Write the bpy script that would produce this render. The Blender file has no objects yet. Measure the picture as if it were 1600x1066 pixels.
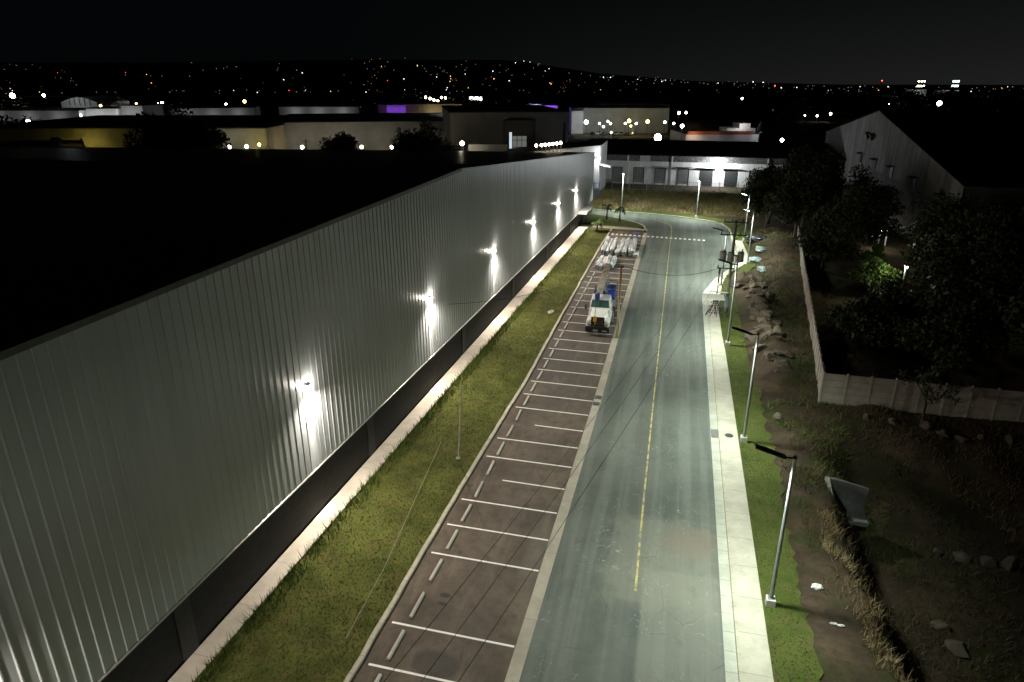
import bpy, bmesh, math, random
import numpy as np
from mathutils import Vector, Matrix, noise as mnoise

C = bpy.context.scene.collection
sc = bpy.context.scene
R = math.radians

# ------------------------------------------------------------------ camera
cam = bpy.data.objects.new("camera", bpy.data.cameras.new("camera"))
C.objects.link(cam)
cam.location = (0, 0, 24)
cam.rotation_euler = (R(90 - 21.066), 0, R(13.57))
cam.data.sensor_width = 36; cam.data.lens = 24.0
cam.data.clip_start = 0.5; cam.data.clip_end = 20000
sc.camera = cam

# ------------------------------------------------------------------ night sky
w = bpy.data.worlds.new("World"); sc.world = w; w.use_nodes = True
nt = w.node_tree; nt.nodes.clear()
def wn(t, **k):
    n = nt.nodes.new(t)
    for a, b in k.items(): setattr(n, a, b)
    return n
L = nt.links.new
tc = wn('ShaderNodeTexCoord'); sep = wn('ShaderNodeSeparateXYZ'); L(tc.outputs['Generated'], sep.inputs[0])
# glow of the city low over the horizon, stronger towards the right of the valley
el = wn('ShaderNodeMapRange'); el.inputs[1].default_value = 0.0; el.inputs[2].default_value = 0.22; el.inputs[3].default_value = 1; el.inputs[4].default_value = 0
L(sep.outputs[2], el.inputs[0])
elp = wn('ShaderNodeMath', operation='POWER'); elp.inputs[1].default_value = 2.0; L(el.outputs[0], elp.inputs[0])
az = wn('ShaderNodeMapRange'); az.inputs[1].default_value = -0.45; az.inputs[2].default_value = 0.45; az.inputs[3].default_value = 0.03; az.inputs[4].default_value = 1
L(sep.outputs[0], az.inputs[0])
gm = wn('ShaderNodeMath', operation='MULTIPLY'); L(elp.outputs[0], gm.inputs[0]); L(az.outputs[0], gm.inputs[1])
mixc = wn('ShaderNodeMix', data_type='RGBA'); mixc.inputs[6].default_value = (0.0009, 0.0012, 0.0014, 1); mixc.inputs[7].default_value = (0.0125, 0.0135, 0.0125, 1)
L(gm.outputs[0], mixc.inputs[0])
sky = wn('ShaderNodeTexSky'); sky.sky_type = 'NISHITA'; sky.sun_disc = False; sky.sun_elevation = R(-9); sky.sun_rotation = R(60)
sb = wn('ShaderNodeBackground'); sb.inputs[1].default_value = 0.001; L(sky.outputs[0], sb.inputs[0])
gb = wn('ShaderNodeBackground'); gb.inputs[1].default_value = 1.0; L(mixc.outputs[2], gb.inputs[0])
ad = wn('ShaderNodeAddShader'); L(sb.outputs[0], ad.inputs[0]); L(gb.outputs[0], ad.inputs[1])
out = wn('ShaderNodeOutputWorld'); L(ad.outputs[0], out.inputs[0])

sc.view_settings.view_transform = 'Standard'; sc.view_settings.look = 'None'
sc.view_settings.exposure = 0.0; sc.view_settings.gamma = 1.0
cy = sc.cycles
cy.use_denoising = True; cy.max_bounces = 5; cy.diffuse_bounces = 3; cy.glossy_bounces = 3
cy.sample_clamp_indirect = 3.0; cy.caustics_reflective = False; cy.caustics_refractive = False
WALL_W = 5200.0      # wall lamps of the warehouse
STREET_W = 5600.0    # street lamp heads

random.seed(7); rng = np.random.default_rng(7)

# ------------------------------------------------------------------ mesh helpers
class MB:
    def __init__(s): s.v = []; s.f = []; s.m = []; s.cur = 0
    def add(s, vs, fs):
        o = len(s.v); s.v += [tuple(p) for p in vs]
        for f in fs: s.f.append(tuple(i + o for i in f)); s.m.append(s.cur)
        return s
    def box(s, c, d, rz=0, rx=0, ry=0, taper=1.0):
        hx, hy, hz = d[0]/2, d[1]/2, d[2]/2
        M = Matrix.Translation(c) @ Matrix.Rotation(rz, 4, 'Z') @ Matrix.Rotation(ry, 4, 'Y') @ Matrix.Rotation(rx, 4, 'X')
        P = []
        for z in (-1, 1):
            k = taper if z > 0 else 1
            for x, y in ((-1, -1), (1, -1), (1, 1), (-1, 1)): P.append(M @ Vector((x*hx*k, y*hy*k, z*hz)))
        return s.add(P, [(3,2,1,0),(4,5,6,7),(0,1,5,4),(1,2,6,5),(2,3,7,6),(3,0,4,7)])
    def tube(s, pts, rad, n=8, cap=True):
        pts = [Vector(p) for p in pts]
        if not hasattr(rad, '__len__'): rad = [rad]*len(pts)
        vs = []; fs = []
        for i, p in enumerate(pts):
            a = pts[max(i-1, 0)]; b = pts[min(i+1, len(pts)-1)]
            t = (b-a).normalized() if (b-a).length > 1e-6 else Vector((0, 0, 1))
            u = t.cross(Vector((0, 0, 1)))
            if u.length < 1e-3: u = Vector((1, 0, 0))
            u.normalize(); v = t.cross(u)
            for k in range(n):
                an = 2*math.pi*k/n
                vs.append(p + (u*math.cos(an) + v*math.sin(an))*rad[i])
        for i in range(len(pts)-1):
            for k in range(n):
                k2 = (k+1) % n
                fs.append((i*n+k, i*n+k2, (i+1)*n+k2, (i+1)*n+k))
        if cap:
            fs.append(tuple(range(n-1, -1, -1))); o = (len(pts)-1)*n; fs.append(tuple(range(o, o+n)))
        return s.add(vs, fs)
    def prism(s, poly, z0, z1):
        n = len(poly)
        vs = [(x, y, z0) for x, y in poly] + [(x, y, z1) for x, y in poly]
        return s.add(vs, [tuple(range(n-1, -1, -1)), tuple(range(n, 2*n))] + [(i, (i+1) % n, n+(i+1) % n, n+i) for i in range(n)])
    def sheet(s, poly, z): return s.add([(x, y, z) for x, y in poly], [tuple(range(len(poly)))])
    def quad(s, a, b, c, d): return s.add([a, b, c, d], [(0, 1, 2, 3)])
    def lathe(s, prof, c=(0, 0, 0), n=14):
        vs = []; fs = []
        for r, z in prof:
            for k in range(n):
                a = 2*math.pi*k/n; vs.append((c[0]+r*math.cos(a), c[1]+r*math.sin(a), c[2]+z))
        for i in range(len(prof)-1):
            for k in range(n): fs.append((i*n+k, i*n+(k+1) % n, (i+1)*n+(k+1) % n, (i+1)*n+k))
        fs.append(tuple(range(n-1, -1, -1))); o = (len(prof)-1)*n; fs.append(tuple(range(o, o+n)))
        return s.add(vs, fs)
    def disc(s, c, r, axis='y', depth=.2, n=16):
        d = {'x': Vector((depth/2, 0, 0)), 'y': Vector((0, depth/2, 0)), 'z': Vector((0, 0, depth/2))}[axis]
        return s.tube([Vector(c)-d, Vector(c)+d], r, n)
    def build(s, name, mats, parent=None, smooth=False, bevel=0):
        me = bpy.data.meshes.new(name); me.from_pydata(s.v, [], s.f)
        if not isinstance(mats, (list, tuple)): mats = [mats]
        for m in mats: me.materials.append(m)
        if len(mats) > 1: me.polygons.foreach_set('material_index', s.m)
        if smooth: me.polygons.foreach_set('use_smooth', [True]*len(me.polygons))
        o = bpy.data.objects.new(name, me); C.objects.link(o)
        if parent: o.parent = parent
        if bevel:
            b = o.modifiers.new('bevel', 'BEVEL'); b.width = bevel; b.segments = 2; b.limit_method = 'ANGLE'
        me.update()
        return o
def tri(name, poly, z, m, parent=None):
    bm = bmesh.new(); vs = [bm.verts.new((p[0], p[1], z)) for p in poly]; f = bm.faces.new(vs)
    f.normal_update()
    if f.normal.z < 0: f.normal_flip()
    bmesh.ops.triangulate(bm, faces=[f], ngon_method='EAR_CLIP')
    me = bpy.data.meshes.new(name); bm.to_mesh(me); bm.free(); me.materials.append(m)
    o = bpy.data.objects.new(name, me); C.objects.link(o)
    if parent: o.parent = parent
    return o
def tag(o, label=None, cat=None, group=None, kind=None):
    if label: o['label'] = label
    if cat: o['category'] = cat
    if group: o['group'] = group
    if kind: o['kind'] = kind
    return o
def thing(name, label, cat, loc=(0, 0, 0), rz=0, group=None):
    o = bpy.data.objects.new(name, None); C.objects.link(o); o.location = loc; o.rotation_euler = (0, 0, rz)
    return tag(o, label, cat, group)
def struct(o): o['kind'] = 'structure'; return o
def dup(root, loc, rz, label=None, group=None, scale=None):
    r = root.copy(); C.objects.link(r); r.location = loc; r.rotation_euler = (0, 0, rz)
    if label: r['label'] = label
    if group: r['group'] = group
    if scale: r.scale = scale
    for ch in list(root.children):
        c = ch.copy(); C.objects.link(c); c.parent = r
        for g in list(ch.children):
            d = g.copy(); C.objects.link(d); d.parent = c
    return r
def raw(name, V, F, m, parent=None):
    V = np.asarray(V, dtype=np.float32).reshape(-1, 3); F = np.asarray(F, dtype=np.int32); k = F.shape[1]
    me = bpy.data.meshes.new(name); me.vertices.add(len(V)); me.vertices.foreach_set('co', V.ravel())
    me.loops.add(F.size); me.loops.foreach_set('vertex_index', F.ravel())
    me.polygons.add(len(F)); me.polygons.foreach_set('loop_start', np.arange(0, F.size, k, dtype=np.int32))
    me.polygons.foreach_set('use_smooth', [False]*len(F)); me.update(calc_edges=True)
    ms = m if isinstance(m, (list, tuple)) else [m]
    for q in ms: me.materials.append(q)
    o = bpy.data.objects.new(name, me); C.objects.link(o)
    if parent: o.parent = parent
    return o

# ------------------------------------------------------------------ material helpers
class Mat:
    def __init__(s, name, rough=.8, metal=0.0, spec=None):
        s.m = bpy.data.materials.new(name); s.m.use_nodes = True; s.nt = s.m.node_tree
        s.b = s.nt.nodes['Principled BSDF']; s.b.inputs['Roughness'].default_value = rough; s.b.inputs['Metallic'].default_value = metal
        if spec is not None: s.b.inputs['Specular IOR Level'].default_value = spec
        s.pos = s.n('ShaderNodeNewGeometry').outputs['Position']
    def n(s, t, **k):
        q = s.nt.nodes.new(t)
        for a, b in k.items(): setattr(q, a, b)
        return q
    def l(s, a, b): s.nt.links.new(a, b)
    def put(s, sock, v):
        if isinstance(v, (int, float)): sock.default_value = v
        elif isinstance(v, tuple): sock.default_value = (v + (1,))[:4] if len(sock.default_value) == 4 else v
        else: s.l(v, sock)
    def mapv(s, scale=(1, 1, 1), loc=(0, 0, 0), src=None):
        q = s.n('ShaderNodeMapping'); q.inputs['Scale'].default_value = scale; q.inputs['Location'].default_value = loc
        s.l(src or s.pos, q.inputs[0]); return q.outputs[0]
    def noise(s, scale, detail=4, rough=.6, vec=None, dist=0):
        q = s.n('ShaderNodeTexNoise'); q.inputs['Scale'].default_value = scale; q.inputs['Detail'].default_value = detail
        q.inputs['Roughness'].default_value = rough; q.inputs['Distortion'].default_value = dist
        s.l(vec or s.pos, q.inputs['Vector']); return q.outputs['Fac']
    def voro(s, scale, vec=None, feature='F1', out='Distance'):
        q = s.n('ShaderNodeTexVoronoi', feature=feature); q.inputs['Scale'].default_value = scale
        s.l(vec or s.pos, q.inputs['Vector']); return q.outputs[out]
    def step(s, f, a, b, lo=0.0, hi=1.0):
        q = s.n('ShaderNodeMapRange', interpolation_type='SMOOTHSTEP'); s.put(q.inputs[0], f)
        q.inputs[1].default_value = a; q.inputs[2].default_value = b; q.inputs[3].default_value = lo; q.inputs[4].default_value = hi
        return q.outputs[0]
    def math(s, op, a, b=0.0):
        q = s.n('ShaderNodeMath', operation=op); s.put(q.inputs[0], a); s.put(q.inputs[1], b); return q.outputs[0]
    def mix(s, f, a, b):
        q = s.n('ShaderNodeMix', data_type='RGBA'); s.put(q.inputs[0], f); s.put(q.inputs[6], a); s.put(q.inputs[7], b); return q.outputs[2]
    def ellipse(s, cx, cy, rx, ry, soft=.5, warp=.6, wscale=.6):   # 1 inside a warped blob on the ground
        sp = s.n('ShaderNodeSeparateXYZ'); s.l(s.pos, sp.inputs[0])
        a = s.math('POWER', s.math('ABSOLUTE', s.math('DIVIDE', s.math('SUBTRACT', sp.outputs[0], cx), rx)), 2)
        b = s.math('POWER', s.math('ABSOLUTE', s.math('DIVIDE', s.math('SUBTRACT', sp.outputs[1], cy), ry)), 2)
        d = s.math('SQRT', s.math('ADD', a, b))
        d = s.math('ADD', d, s.math('MULTIPLY', s.math('SUBTRACT', s.noise(wscale, 5), .5), warp*2))
        return s.step(d, 1-soft, 1+soft*.3, 1, 0)
    def boxmask(s, x0, x1, y0, y1, soft=.25, warp=.4):
        sp = s.n('ShaderNodeSeparateXYZ'); s.l(s.pos, sp.inputs[0])
        wv = s.math('MULTIPLY', s.math('SUBTRACT', s.noise(.9, 5), .5), warp*2)
        x = s.math('ADD', sp.outputs[0], wv); y = s.math('ADD', sp.outputs[1], wv)
        a = s.math('MULTIPLY', s.step(x, x0-soft, x0+soft), s.step(x, x1-soft, x1+soft, 1, 0))
        b = s.math('MULTIPLY', s.step(y, y0-soft, y0+soft), s.step(y, y1-soft, y1+soft, 1, 0))
        return s.math('MULTIPLY', a, b)
    def color(s, c): s.put(s.b.inputs['Base Color'], c); return s
    def roughness(s, v): s.put(s.b.inputs['Roughness'], v); return s
    def bump(s, h, strength=.3, dist=.02):
        q = s.n('ShaderNodeBump'); q.inputs['Strength'].default_value = strength; q.inputs['Distance'].default_value = dist
        s.l(h, q.inputs['Height']); s.l(q.outputs[0], s.b.inputs['Normal']); return s
def simple(name, col, rough=.7, metal=0.0, var=.18, scale=3.0, bump=0, spec=None):
    q = Mat(name, rough, metal, spec); n = q.noise(scale, 5)
    d = tuple(max(0, c*(1-var)) for c in col); e = tuple(c*(1+var) for c in col)
    q.color(q.mix(q.step(n, .3, .7), d, e))
    if bump: q.bump(q.noise(scale*6, 4), bump)
    return q.m
def emit(name, col, strength, sample=False):
    q = Mat(name); q.b.inputs['Base Color'].default_value = (*[c*.5 for c in col], 1)
    q.b.inputs['Emission Color'].default_value = (*col, 1); q.b.inputs['Emission Strength'].default_value = strength
    q.m.cycles.emission_sampling = 'FRONT' if sample else 'NONE'
    return q.m

# road asphalt: dusty grey with tyre lanes, scuffs, pale patches
q = Mat('road_asphalt', .82)
n1 = q.noise(.16, 6, .62); n2 = q.noise(2.2, 6, .7); lane = q.noise(1.0, 4, .55, q.mapv((1.1, .035, 1)))
c = q.mix(q.step(n1, .32, .68), (.070, .086, .075), (.122, .140, .121))
c = q.mix(q.math('MULTIPLY', q.step(lane, .42, .62), .55), c, (.185, .205, .188))
c = q.mix(q.math('MULTIPLY', q.step(n2, .35, .75), .28), c, (.072, .084, .080))
c = q.mix(q.math('MULTIPLY', q.boxmask(-1.9, 3.6, 27.0, 34.5, .7, 1.3), .34), c, (.26, .255, .20))      # dust patch
c = q.mix(q.math('MULTIPLY', q.boxmask(-.1, 3.6, 8, 30, .12, .10), .42), c, (.215, .222, .185))           # paler lane of the trench patch
c = q.mix(q.math('MULTIPLY', q.boxmask(-1.4, -.1, 8, 27.4, .15, .12), .32), c, (.060, .072, .067))
c = q.mix(q.math('MULTIPLY', q.ellipse(2.4, 32.6, 1.7, 1.5, .5, .5), .5), c, (.20, .155, .115))           # mud stain by the gutter
sc_ = q.noise(.55, 2.5, .5, q.mapv((1, .7, 1)), 1.2)
scuff = q.math('MULTIPLY', q.step(q.math('ABSOLUTE', q.math('SUBTRACT', sc_, .5)), .0, .0075, 1, 0), q.math('MULTIPLY', q.step(q.noise(.22, 3), .5, .64), q.step(q.noise(4, 4, .7), .42, .6)))
c = q.mix(q.math('MULTIPLY', scuff, .7), c, (.46, .49, .45))
s2 = q.noise(1.1, 3, .55, q.mapv((1, .5, 1), (31, 7, 0)), 1.6)
scuff2 = q.math('MULTIPLY', q.step(q.math('ABSOLUTE', q.math('SUBTRACT', s2, .52)), .0, .012, 1, 0), q.math('MULTIPLY', q.step(q.noise(.3, 3, .5, q.mapv((1, 1, 1), (8, 8, 0))), .45, .6), q.step(q.noise(5, 4, .7), .46, .62)))
c = q.mix(q.math('MULTIPLY', scuff2, .6), c, (.40, .43, .39))
crk = q.math('MULTIPLY', q.step(q.voro(.32, q.mapv((1, .6, 1)), 'DISTANCE_TO_EDGE'), .0, .006, 1, 0), q.step(q.noise(.5, 4), .46, .6))
c = q.mix(q.math('MULTIPLY', crk, .5), c, (.045, .05, .046))
dirt_ = q.noise(.7, 7, .72, q.mapv((1, .6, 1), (3, 50, 0))); c = q.mix(q.math('MULTIPLY', q.step(dirt_, .52, .72), .40), c, (.062, .070, .062))
sp_ = q.step(q.voro(3.4), .03, .095, 1, 0)
c = q.mix(q.math('MULTIPLY', q.math('MULTIPLY', sp_, q.step(q.noise(.35, 4), .47, .62)), .75), c, (.42, .42, .33))
fine = q.noise(38, 3, .8); c = q.mix(q.math('MULTIPLY', q.step(fine, .3, .75), .22), c, (.06, .066, .064))
q.color(c).bump(fine, .25, .01); MROAD = q.m

q = Mat('parking_asphalt', .85)
n1 = q.noise(.22, 6, .62); n2 = q.noise(1.5, 6, .7)
c = q.mix(q.step(n1, .35, .66), (.070, .053, .040), (.150, .118, .088))
c = q.mix(q.math('MULTIPLY', q.boxmask(-9.4, -6.8, 5, 60, .9, 1.2), .45), c, (.140, .116, .097))
c = q.mix(q.math('MULTIPLY', q.boxmask(-13, -5, 48, 140, 6, 3), .6), c, (.058, .055, .056))
c = q.mix(q.math('MULTIPLY', q.step(n2, .42, .68), .55), c, (.046, .040, .036))
st = q.noise(.8, 6, .7, q.mapv((1.2, .25, 1), (5, 9, 0))); c = q.mix(q.math('MULTIPLY', q.step(st, .52, .7), .5), c, (.19, .16, .125))
dr = q.step(q.voro(.55, q.mapv((1, 1, 1), (2, 2, 0))), .08, .16, 1, 0); c = q.mix(q.math('MULTIPLY', dr, .6), c, (.03, .027, .025))
crk = q.math('MULTIPLY', q.step(q.voro(.4, q.mapv((1, .7, 1)), 'DISTANCE_TO_EDGE'), .0, .007, 1, 0), q.step(q.noise(.5, 4), .48, .6)); c = q.mix(q.math('MULTIPLY', crk, .6), c, (.03, .027, .025))
c = q.mix(q.math('MULTIPLY', q.ellipse(-8.6, 21.4, 1.1, .9, .25, .35, .8), .6), c, (.040, .037, .036))
c = q.mix(q.math('MULTIPLY', q.ellipse(-9.6, 25.6, .30, .18, .3, .2, 1.5), .75), c, (.02, .02, .02))
c = q.mix(q.math('MULTIPLY', q.ellipse(-9.55, 25.0, .24, .14, .3, .2, 1.5), .75), c, (.02, .02, .02))
c = q.mix(q.math('MULTIPLY', q.ellipse(-5.9, 30.0, .7, 5.5, .7, .5, .5), .4), c, (.19, .175, .15))
fine = q.noise(36, 3, .8); c = q.mix(q.math('MULTIPLY', q.step(fine, .3, .75), .2), c, (.035, .033, .032))
q.color(c).bump(fine, .25, .01); MPARK = q.m

def concrete(name, base, joint=None, axis=1, dirt=.45, along=None):
    q = Mat(name, .85); n = q.noise(.7, 6, .65); n2 = q.noise(5, 6, .7)
    lo = tuple(x*.72 for x in base)
    c = q.mix(q.step(n, .3, .7), lo, base)
    c = q.mix(q.math('MULTIPLY', q.step(n2, .52, .75), dirt), c, tuple(x*.45 for x in base))
    if joint:
        sp = q.n('ShaderNodeSeparateXYZ'); q.l(q.pos, sp.inputs[0])
        fr = q.math('FRACT', q.math('DIVIDE', sp.outputs[axis], joint))
        j = q.step(q.math('ABSOLUTE', q.math('SUBTRACT', fr, .5)), .5-.02/joint, .5-.008/joint)
        c = q.mix(q.math('MULTIPLY', j, .75), c, tuple(x*.25 for x in base))
        slab = q.n('ShaderNodeTexWhiteNoise', noise_dimensions='1D'); q.l(q.math('FLOOR', q.math('ADD', q.math('DIVIDE', sp.outputs[axis], joint), 0.5)), slab.inputs['W'])
        c = q.mix(q.math('MULTIPLY', slab.outputs[0], .22), c, tuple(x*.6 for x in base))
    q.color(c).bump(n2, .2, .01); return q.m
MWALK = concrete('pavement_concrete', (.53, .51, .43), 2.4)
MAPRON = concrete('footpath_concrete', (.72, .67, .58), 3.2, 1, .3)
MSTRIP = concrete('strip_concrete', (.44, .41, .34), 5.0, 1, .6)
MGUT = concrete('gutter_concrete', (.50, .52, .45), 1.2, 1, .65)
MCURB = concrete('kerb_concrete', (.52, .50, .40), 1.0, 1, .5)
MCON = concrete('plain_concrete', (.33, .32, .29))

def grass(name, g1, g2, brown, bf=.5, sc=.5):
    q = Mat(name, .95, 0, .15); n = q.noise(sc, 6, .65); n2 = q.noise(7, 5, .75); n3 = q.noise(.9, 5, .7, q.mapv((1.4, 1, 1), (9, 4, 0)))
    st = q.noise(2.0, 4, .6, q.mapv((.8, 9, 1)))
    c = q.mix(q.step(n, .35, .65), g1, g2)
    c = q.mix(q.math('MULTIPLY', q.step(n3, .5, .68), bf), c, brown)
    c = q.mix(q.math('MULTIPLY', q.step(st, .45, .7), .35), c, brown)
    c = q.mix(q.math('MULTIPLY', q.step(n2, .4, .72), .4), c, tuple(x*.5 for x in g1))
    q.color(c).bump(n2, .8, .05); return q.m
MBANK = grass('lawn_bank', (.054, .074, .015), (.112, .132, .032), (.112, .080, .036), .62)
MVERGE = grass('verge_lawn', (.050, .074, .014), (.082, .104, .024), (.115, .090, .042), .85)
q = Mat('bare_earth', .95, 0, .1); n = q.noise(.35, 7, .68); n2 = q.noise(2.6, 7, .75); n3 = q.noise(13, 4, .8)
c = q.mix(q.step(n, .34, .66), (.044, .034, .025), (.095, .068, .046))
c = q.mix(q.math('MULTIPLY', q.step(q.noise(.22, 6, .7, q.mapv((1, 1, 1), (40, 3, 0))), .47, .62), .75), c, (.040, .052, .014))
c = q.mix(q.math('MULTIPLY', q.step(n2, .42, .72), .6), c, (.028, .023, .017))
c = q.mix(q.math('MULTIPLY', q.step(n3, .66, .74), .5), c, (.20, .18, .15))
c = q.mix(q.math('MULTIPLY', q.boxmask(-30, 14, 133.5, 153, 1.5, 2.0), q.step(n2, .25, .6, .45, .95)), c, (.22, .165, .085))
q.color(c).bump(n2, .9, .12); MEARTH = q.m
MROCK = None
q = Mat('rock', .9, 0, .2); n = q.noise(1.6, 8, .7); n2 = q.noise(9, 5, .75); inf = q.n('ShaderNodeObjectInfo')
c = q.mix(q.step(n, .3, .7), (.075, .055, .038), (.165, .130, .097))
c = q.mix(q.math('MULTIPLY', inf.outputs['Random'], .55), c, (.105, .092, .078))
c = q.mix(q.math('MULTIPLY', q.step(n2, .5, .72), .6), c, (.05, .042, .034))
q.color(c).bump(n, .8, .12); MROCK = q.m

def paint(name, col, under, wear=.5, sc=3.0):
    q = Mat(name, .6); n = q.noise(sc, 7, .75)
    q.color(q.mix(q.step(n, wear-.03, wear+.10), under, col)); return q.m
MWHITE = paint('white_road_paint', (.85, .85, .82), (.20, .18, .16), .30, 5)
MYEL = paint('yellow_road_paint', (.56, .47, .14), (.17, .175, .14), .46, 1.6)
MBLUE = paint('blue_road_paint', (.06, .12, .32), (.09, .09, .09), .42)
MOCH = paint('ochre_road_paint', (.38, .25, .05), (.08, .07, .06), .50, 2)

# ribbed metal wall
q = Mat('ribbed_wall_metal', .36, .25)
sp = q.n('ShaderNodeSeparateXYZ'); q.l(q.pos, sp.inputs[0])
n = q.noise(.5, 5, .6, q.mapv((1, 1, .25))); n2 = q.noise(4, 4, .6, q.mapv((1, 1, .15)))
sheetn = q.n('ShaderNodeTexWhiteNoise', noise_dimensions='1D'); q.l(q.math('FLOOR', q.math('DIVIDE', sp.outputs[1], 1.08)), sheetn.inputs['W'])
c = q.mix(q.step(n, .3, .7), (.53, .575, .62), (.58, .63, .68))
c = q.mix(q.math('MULTIPLY', sheetn.outputs[0], .28), c, (.49, .53, .57))
stn = q.noise(1.0, 5, .65, q.mapv((1, 1.6, .05))); c = q.mix(q.math('MULTIPLY', q.step(stn, .5, .72), .30), c, (.40, .44, .46))
q.color(c); MRIB = q.m
q = Mat('dark_brick', .72, 0, .25); bt = q.n('ShaderNodeTexBrick'); 
sp = q.n('ShaderNodeSeparateXYZ'); q.l(q.pos, sp.inputs[0]); cb = q.n('ShaderNodeCombineXYZ'); q.l(sp.outputs[1], cb.inputs[0]); q.l(sp.outputs[2], cb.inputs[1])
q.l(cb.outputs[0], bt.inputs['Vector']); bt.inputs['Scale'].default_value = 1.0; bt.inputs['Brick Width'].default_value = .40; bt.inputs['Row Height'].default_value = .20
bt.inputs['Mortar Size'].default_value = .010; bt.inputs['Color1'].default_value = (.020, .020, .021, 1); bt.inputs['Color2'].default_value = (.034, .033, .033, 1); bt.inputs['Mortar'].default_value = (.009, .009, .009, 1)
q.color(q.mix(q.math('MULTIPLY', q.noise(.8, 5), .5), bt.outputs['Color'], (.03, .03, .03))).bump(bt.outputs['Fac'], .25, -.01); MBRICK = q.m
MTRIM = simple('parapet_trim', (.10, .105, .10), .5, .2)
MFLASH = simple('white_flashing', (.40, .40, .38), .35, .2, .08)
q = Mat('dark_roof_sheet', .42, .25); sp = q.n('ShaderNodeSeparateXYZ'); q.l(q.pos, sp.inputs[0])
n = q.noise(.4, 5); q.color(q.mix(n, (.018, .018, .018), (.036, .035, .034))); q.bump(q.noise(2.2, 5, .7), .35, .05); MROOF = q.m
MBLACK = simple('black_metal', (.015, .015, .016), .45, .3)
MDARK = simple('dark_grey', (.035, .036, .038), .6)
MGALV = simple('galvanised_steel', (.42, .45, .45), .38, .7, .12, 2)
MPOLE = simple('lamp_pole_steel', (.36, .39, .40), .40, .55, .12, 2)
MWPAINT = simple('white_paint', (.72, .72, .70), .35, 0, .05)
MGLASS = simple('window_glass', (.02, .03, .032), .08, 0, .1, 1, 0, .7)
MRUB = simple('rubber', (.018, .018, .018), .8)
MWOOD = simple('weathered_wood', (.15, .13, .105), .85, 0, .3, 4)
LWHITE = (.93, .98, 1.0); LSTREET = (.91, 1.0, .86); LWALL = (1.0, .88, .73); LWARM = (1.0, .62, .22); LYEL = (1.0, .86, .22)
EWALL = emit('wall_lamp_lens', LWALL, 30); ESTREET = emit('street_lamp_lens', LSTREET, 60)

def lamp_light(kind, loc, power, col, parent=None, size=.15, cone=None, aim=None, blend=.4):
    d = bpy.data.lights.new('lamp_light', kind); d.energy = power; d.color = col
    if kind in ('POINT', 'SPOT'): d.shadow_soft_size = size
    if kind == 'SPOT': d.spot_size = cone; d.spot_blend = blend
    o = bpy.data.objects.new('lamp_light', d); C.objects.link(o); o.location = loc
    if aim is not None: o.rotation_euler = Vector(aim).to_track_quat('-Z', 'Y').to_euler()
    if parent: o.parent = parent
    return o

# ------------------------------------------------------------------ ground
def sm(t): t = min(1, max(0, t)); return t*t*(3-2*t)
def edge_x(y): return 10.35 + .35*math.sin(y*.31) + .12*math.sin(y*1.3)
def hz(x, y):
    z = -.06 - max(0, math.hypot(x, y)-900)*.02
    if x > 7.6 and -40 < y < 140 and x < 60:
        e = edge_x(y)
        d = sm((x-e)/3.4) * sm((52.0-y)/12.5) * sm((y+38)/20) * sm((62-x)/10)
        z -= 3.7*d
        n = mnoise.noise((x*.35, y*.35, 0))*.5 + mnoise.noise((x*1.1, y*1.1, 3))*.22
        z += n*sm((x-8.6)/2.0)*.8*(1 if y < 98 else .6)
        z += .95*math.exp(-((x-10.0)/1.7)**2)*sm((y-53)/4)*sm((91-y)/5)
        z += .8*sm((x-10.5)/3)*sm((y-52)/3)*sm((118-y)/10)
    if x > 11.3 and y > 94 and x < 34: z += .9*sm((x-11.8)/4)*sm((y-94)/6)*sm((128-y)/8)
    return z
def axis(lo, hi, st, far):
    a = [-q for q in reversed(far) if -q < lo-5]; b = [q for q in far if q > hi+5]
    return a + list(np.arange(lo, hi+.01, st)) + b
FAR = [60, 90, 140, 220, 400, 800, 1600, 3200, 7000]
xs = axis(7.2, 46, .55, FAR); ys = axis(-12, 134, .7, FAR)
V = [(x, y, hz(x, y)) for y in ys for x in xs]; nx = len(xs)
F = [(j*nx+i, j*nx+i+1, (j+1)*nx+i+1, (j+1)*nx+i) for j in range(len(ys)-1) for i in range(nx-1)]
g = struct(raw('ground', V, F, MEARTH)); g.data.polygons.foreach_set('use_smooth', [True]*len(g.data.polygons))

inner = [(-4.39, 115.48), (-4.93, 117.49), (-5.16, 119.64), (-6.16, 121.69), (-8.59, 124.08), (-11.13, 126.57), (-15.2, 128.85)]
outer = [(-15.79, 133.53), (-9.74, 132.2), (-4.4, 131.46), (-0.84, 130.34), (2.62, 128.88), (4.94, 127.34), (7.6, 125.01), (8.72, 120.46), (8.78, 110.32), (8.64, 101.4), (8.57, 97.24), (7.57, 94.35), (5.44, 88.46), (3.76, 81.17)]
road = [(-5.05, -40), (-4.85, 21.4), (-4.6, 49.4), (-4.45, 114.5)] + inner[1:] + [(-60, 130)] + [(-60, 136)] + outer + [(3.75, 60), (3.73, 23), (3.7, -40)]
struct(tri('road', road, 0.0, MROAD))
curbL = [(-12.1, -40), (-11.85, 19.7), (-11.8, 23.5), (-11.7, 32.3), (-11.5, 41), (-11.15, 52.7), (-11.1, 69.6), (-10.8, 105.1), (-10.35, 117.2)]
struct(tri('parking_bays', [(x+.0, y) for x, y in curbL] + [(-4.95, 115.6), (-5.05, 114.4), (-5.2, 49.3), (-5.46, 21.3), (-5.65, -40)], -.004, MPARK))
struct(tri('concrete_strip', [(-5.65, -40), (-5.46, 21.3), (-5.2, 49.3), (-5.05, 114.4), (-4.45, 114.5), (-4.6, 49.4), (-4.85, 21.4), (-5.05, -40)], .006, MSTRIP))
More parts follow.
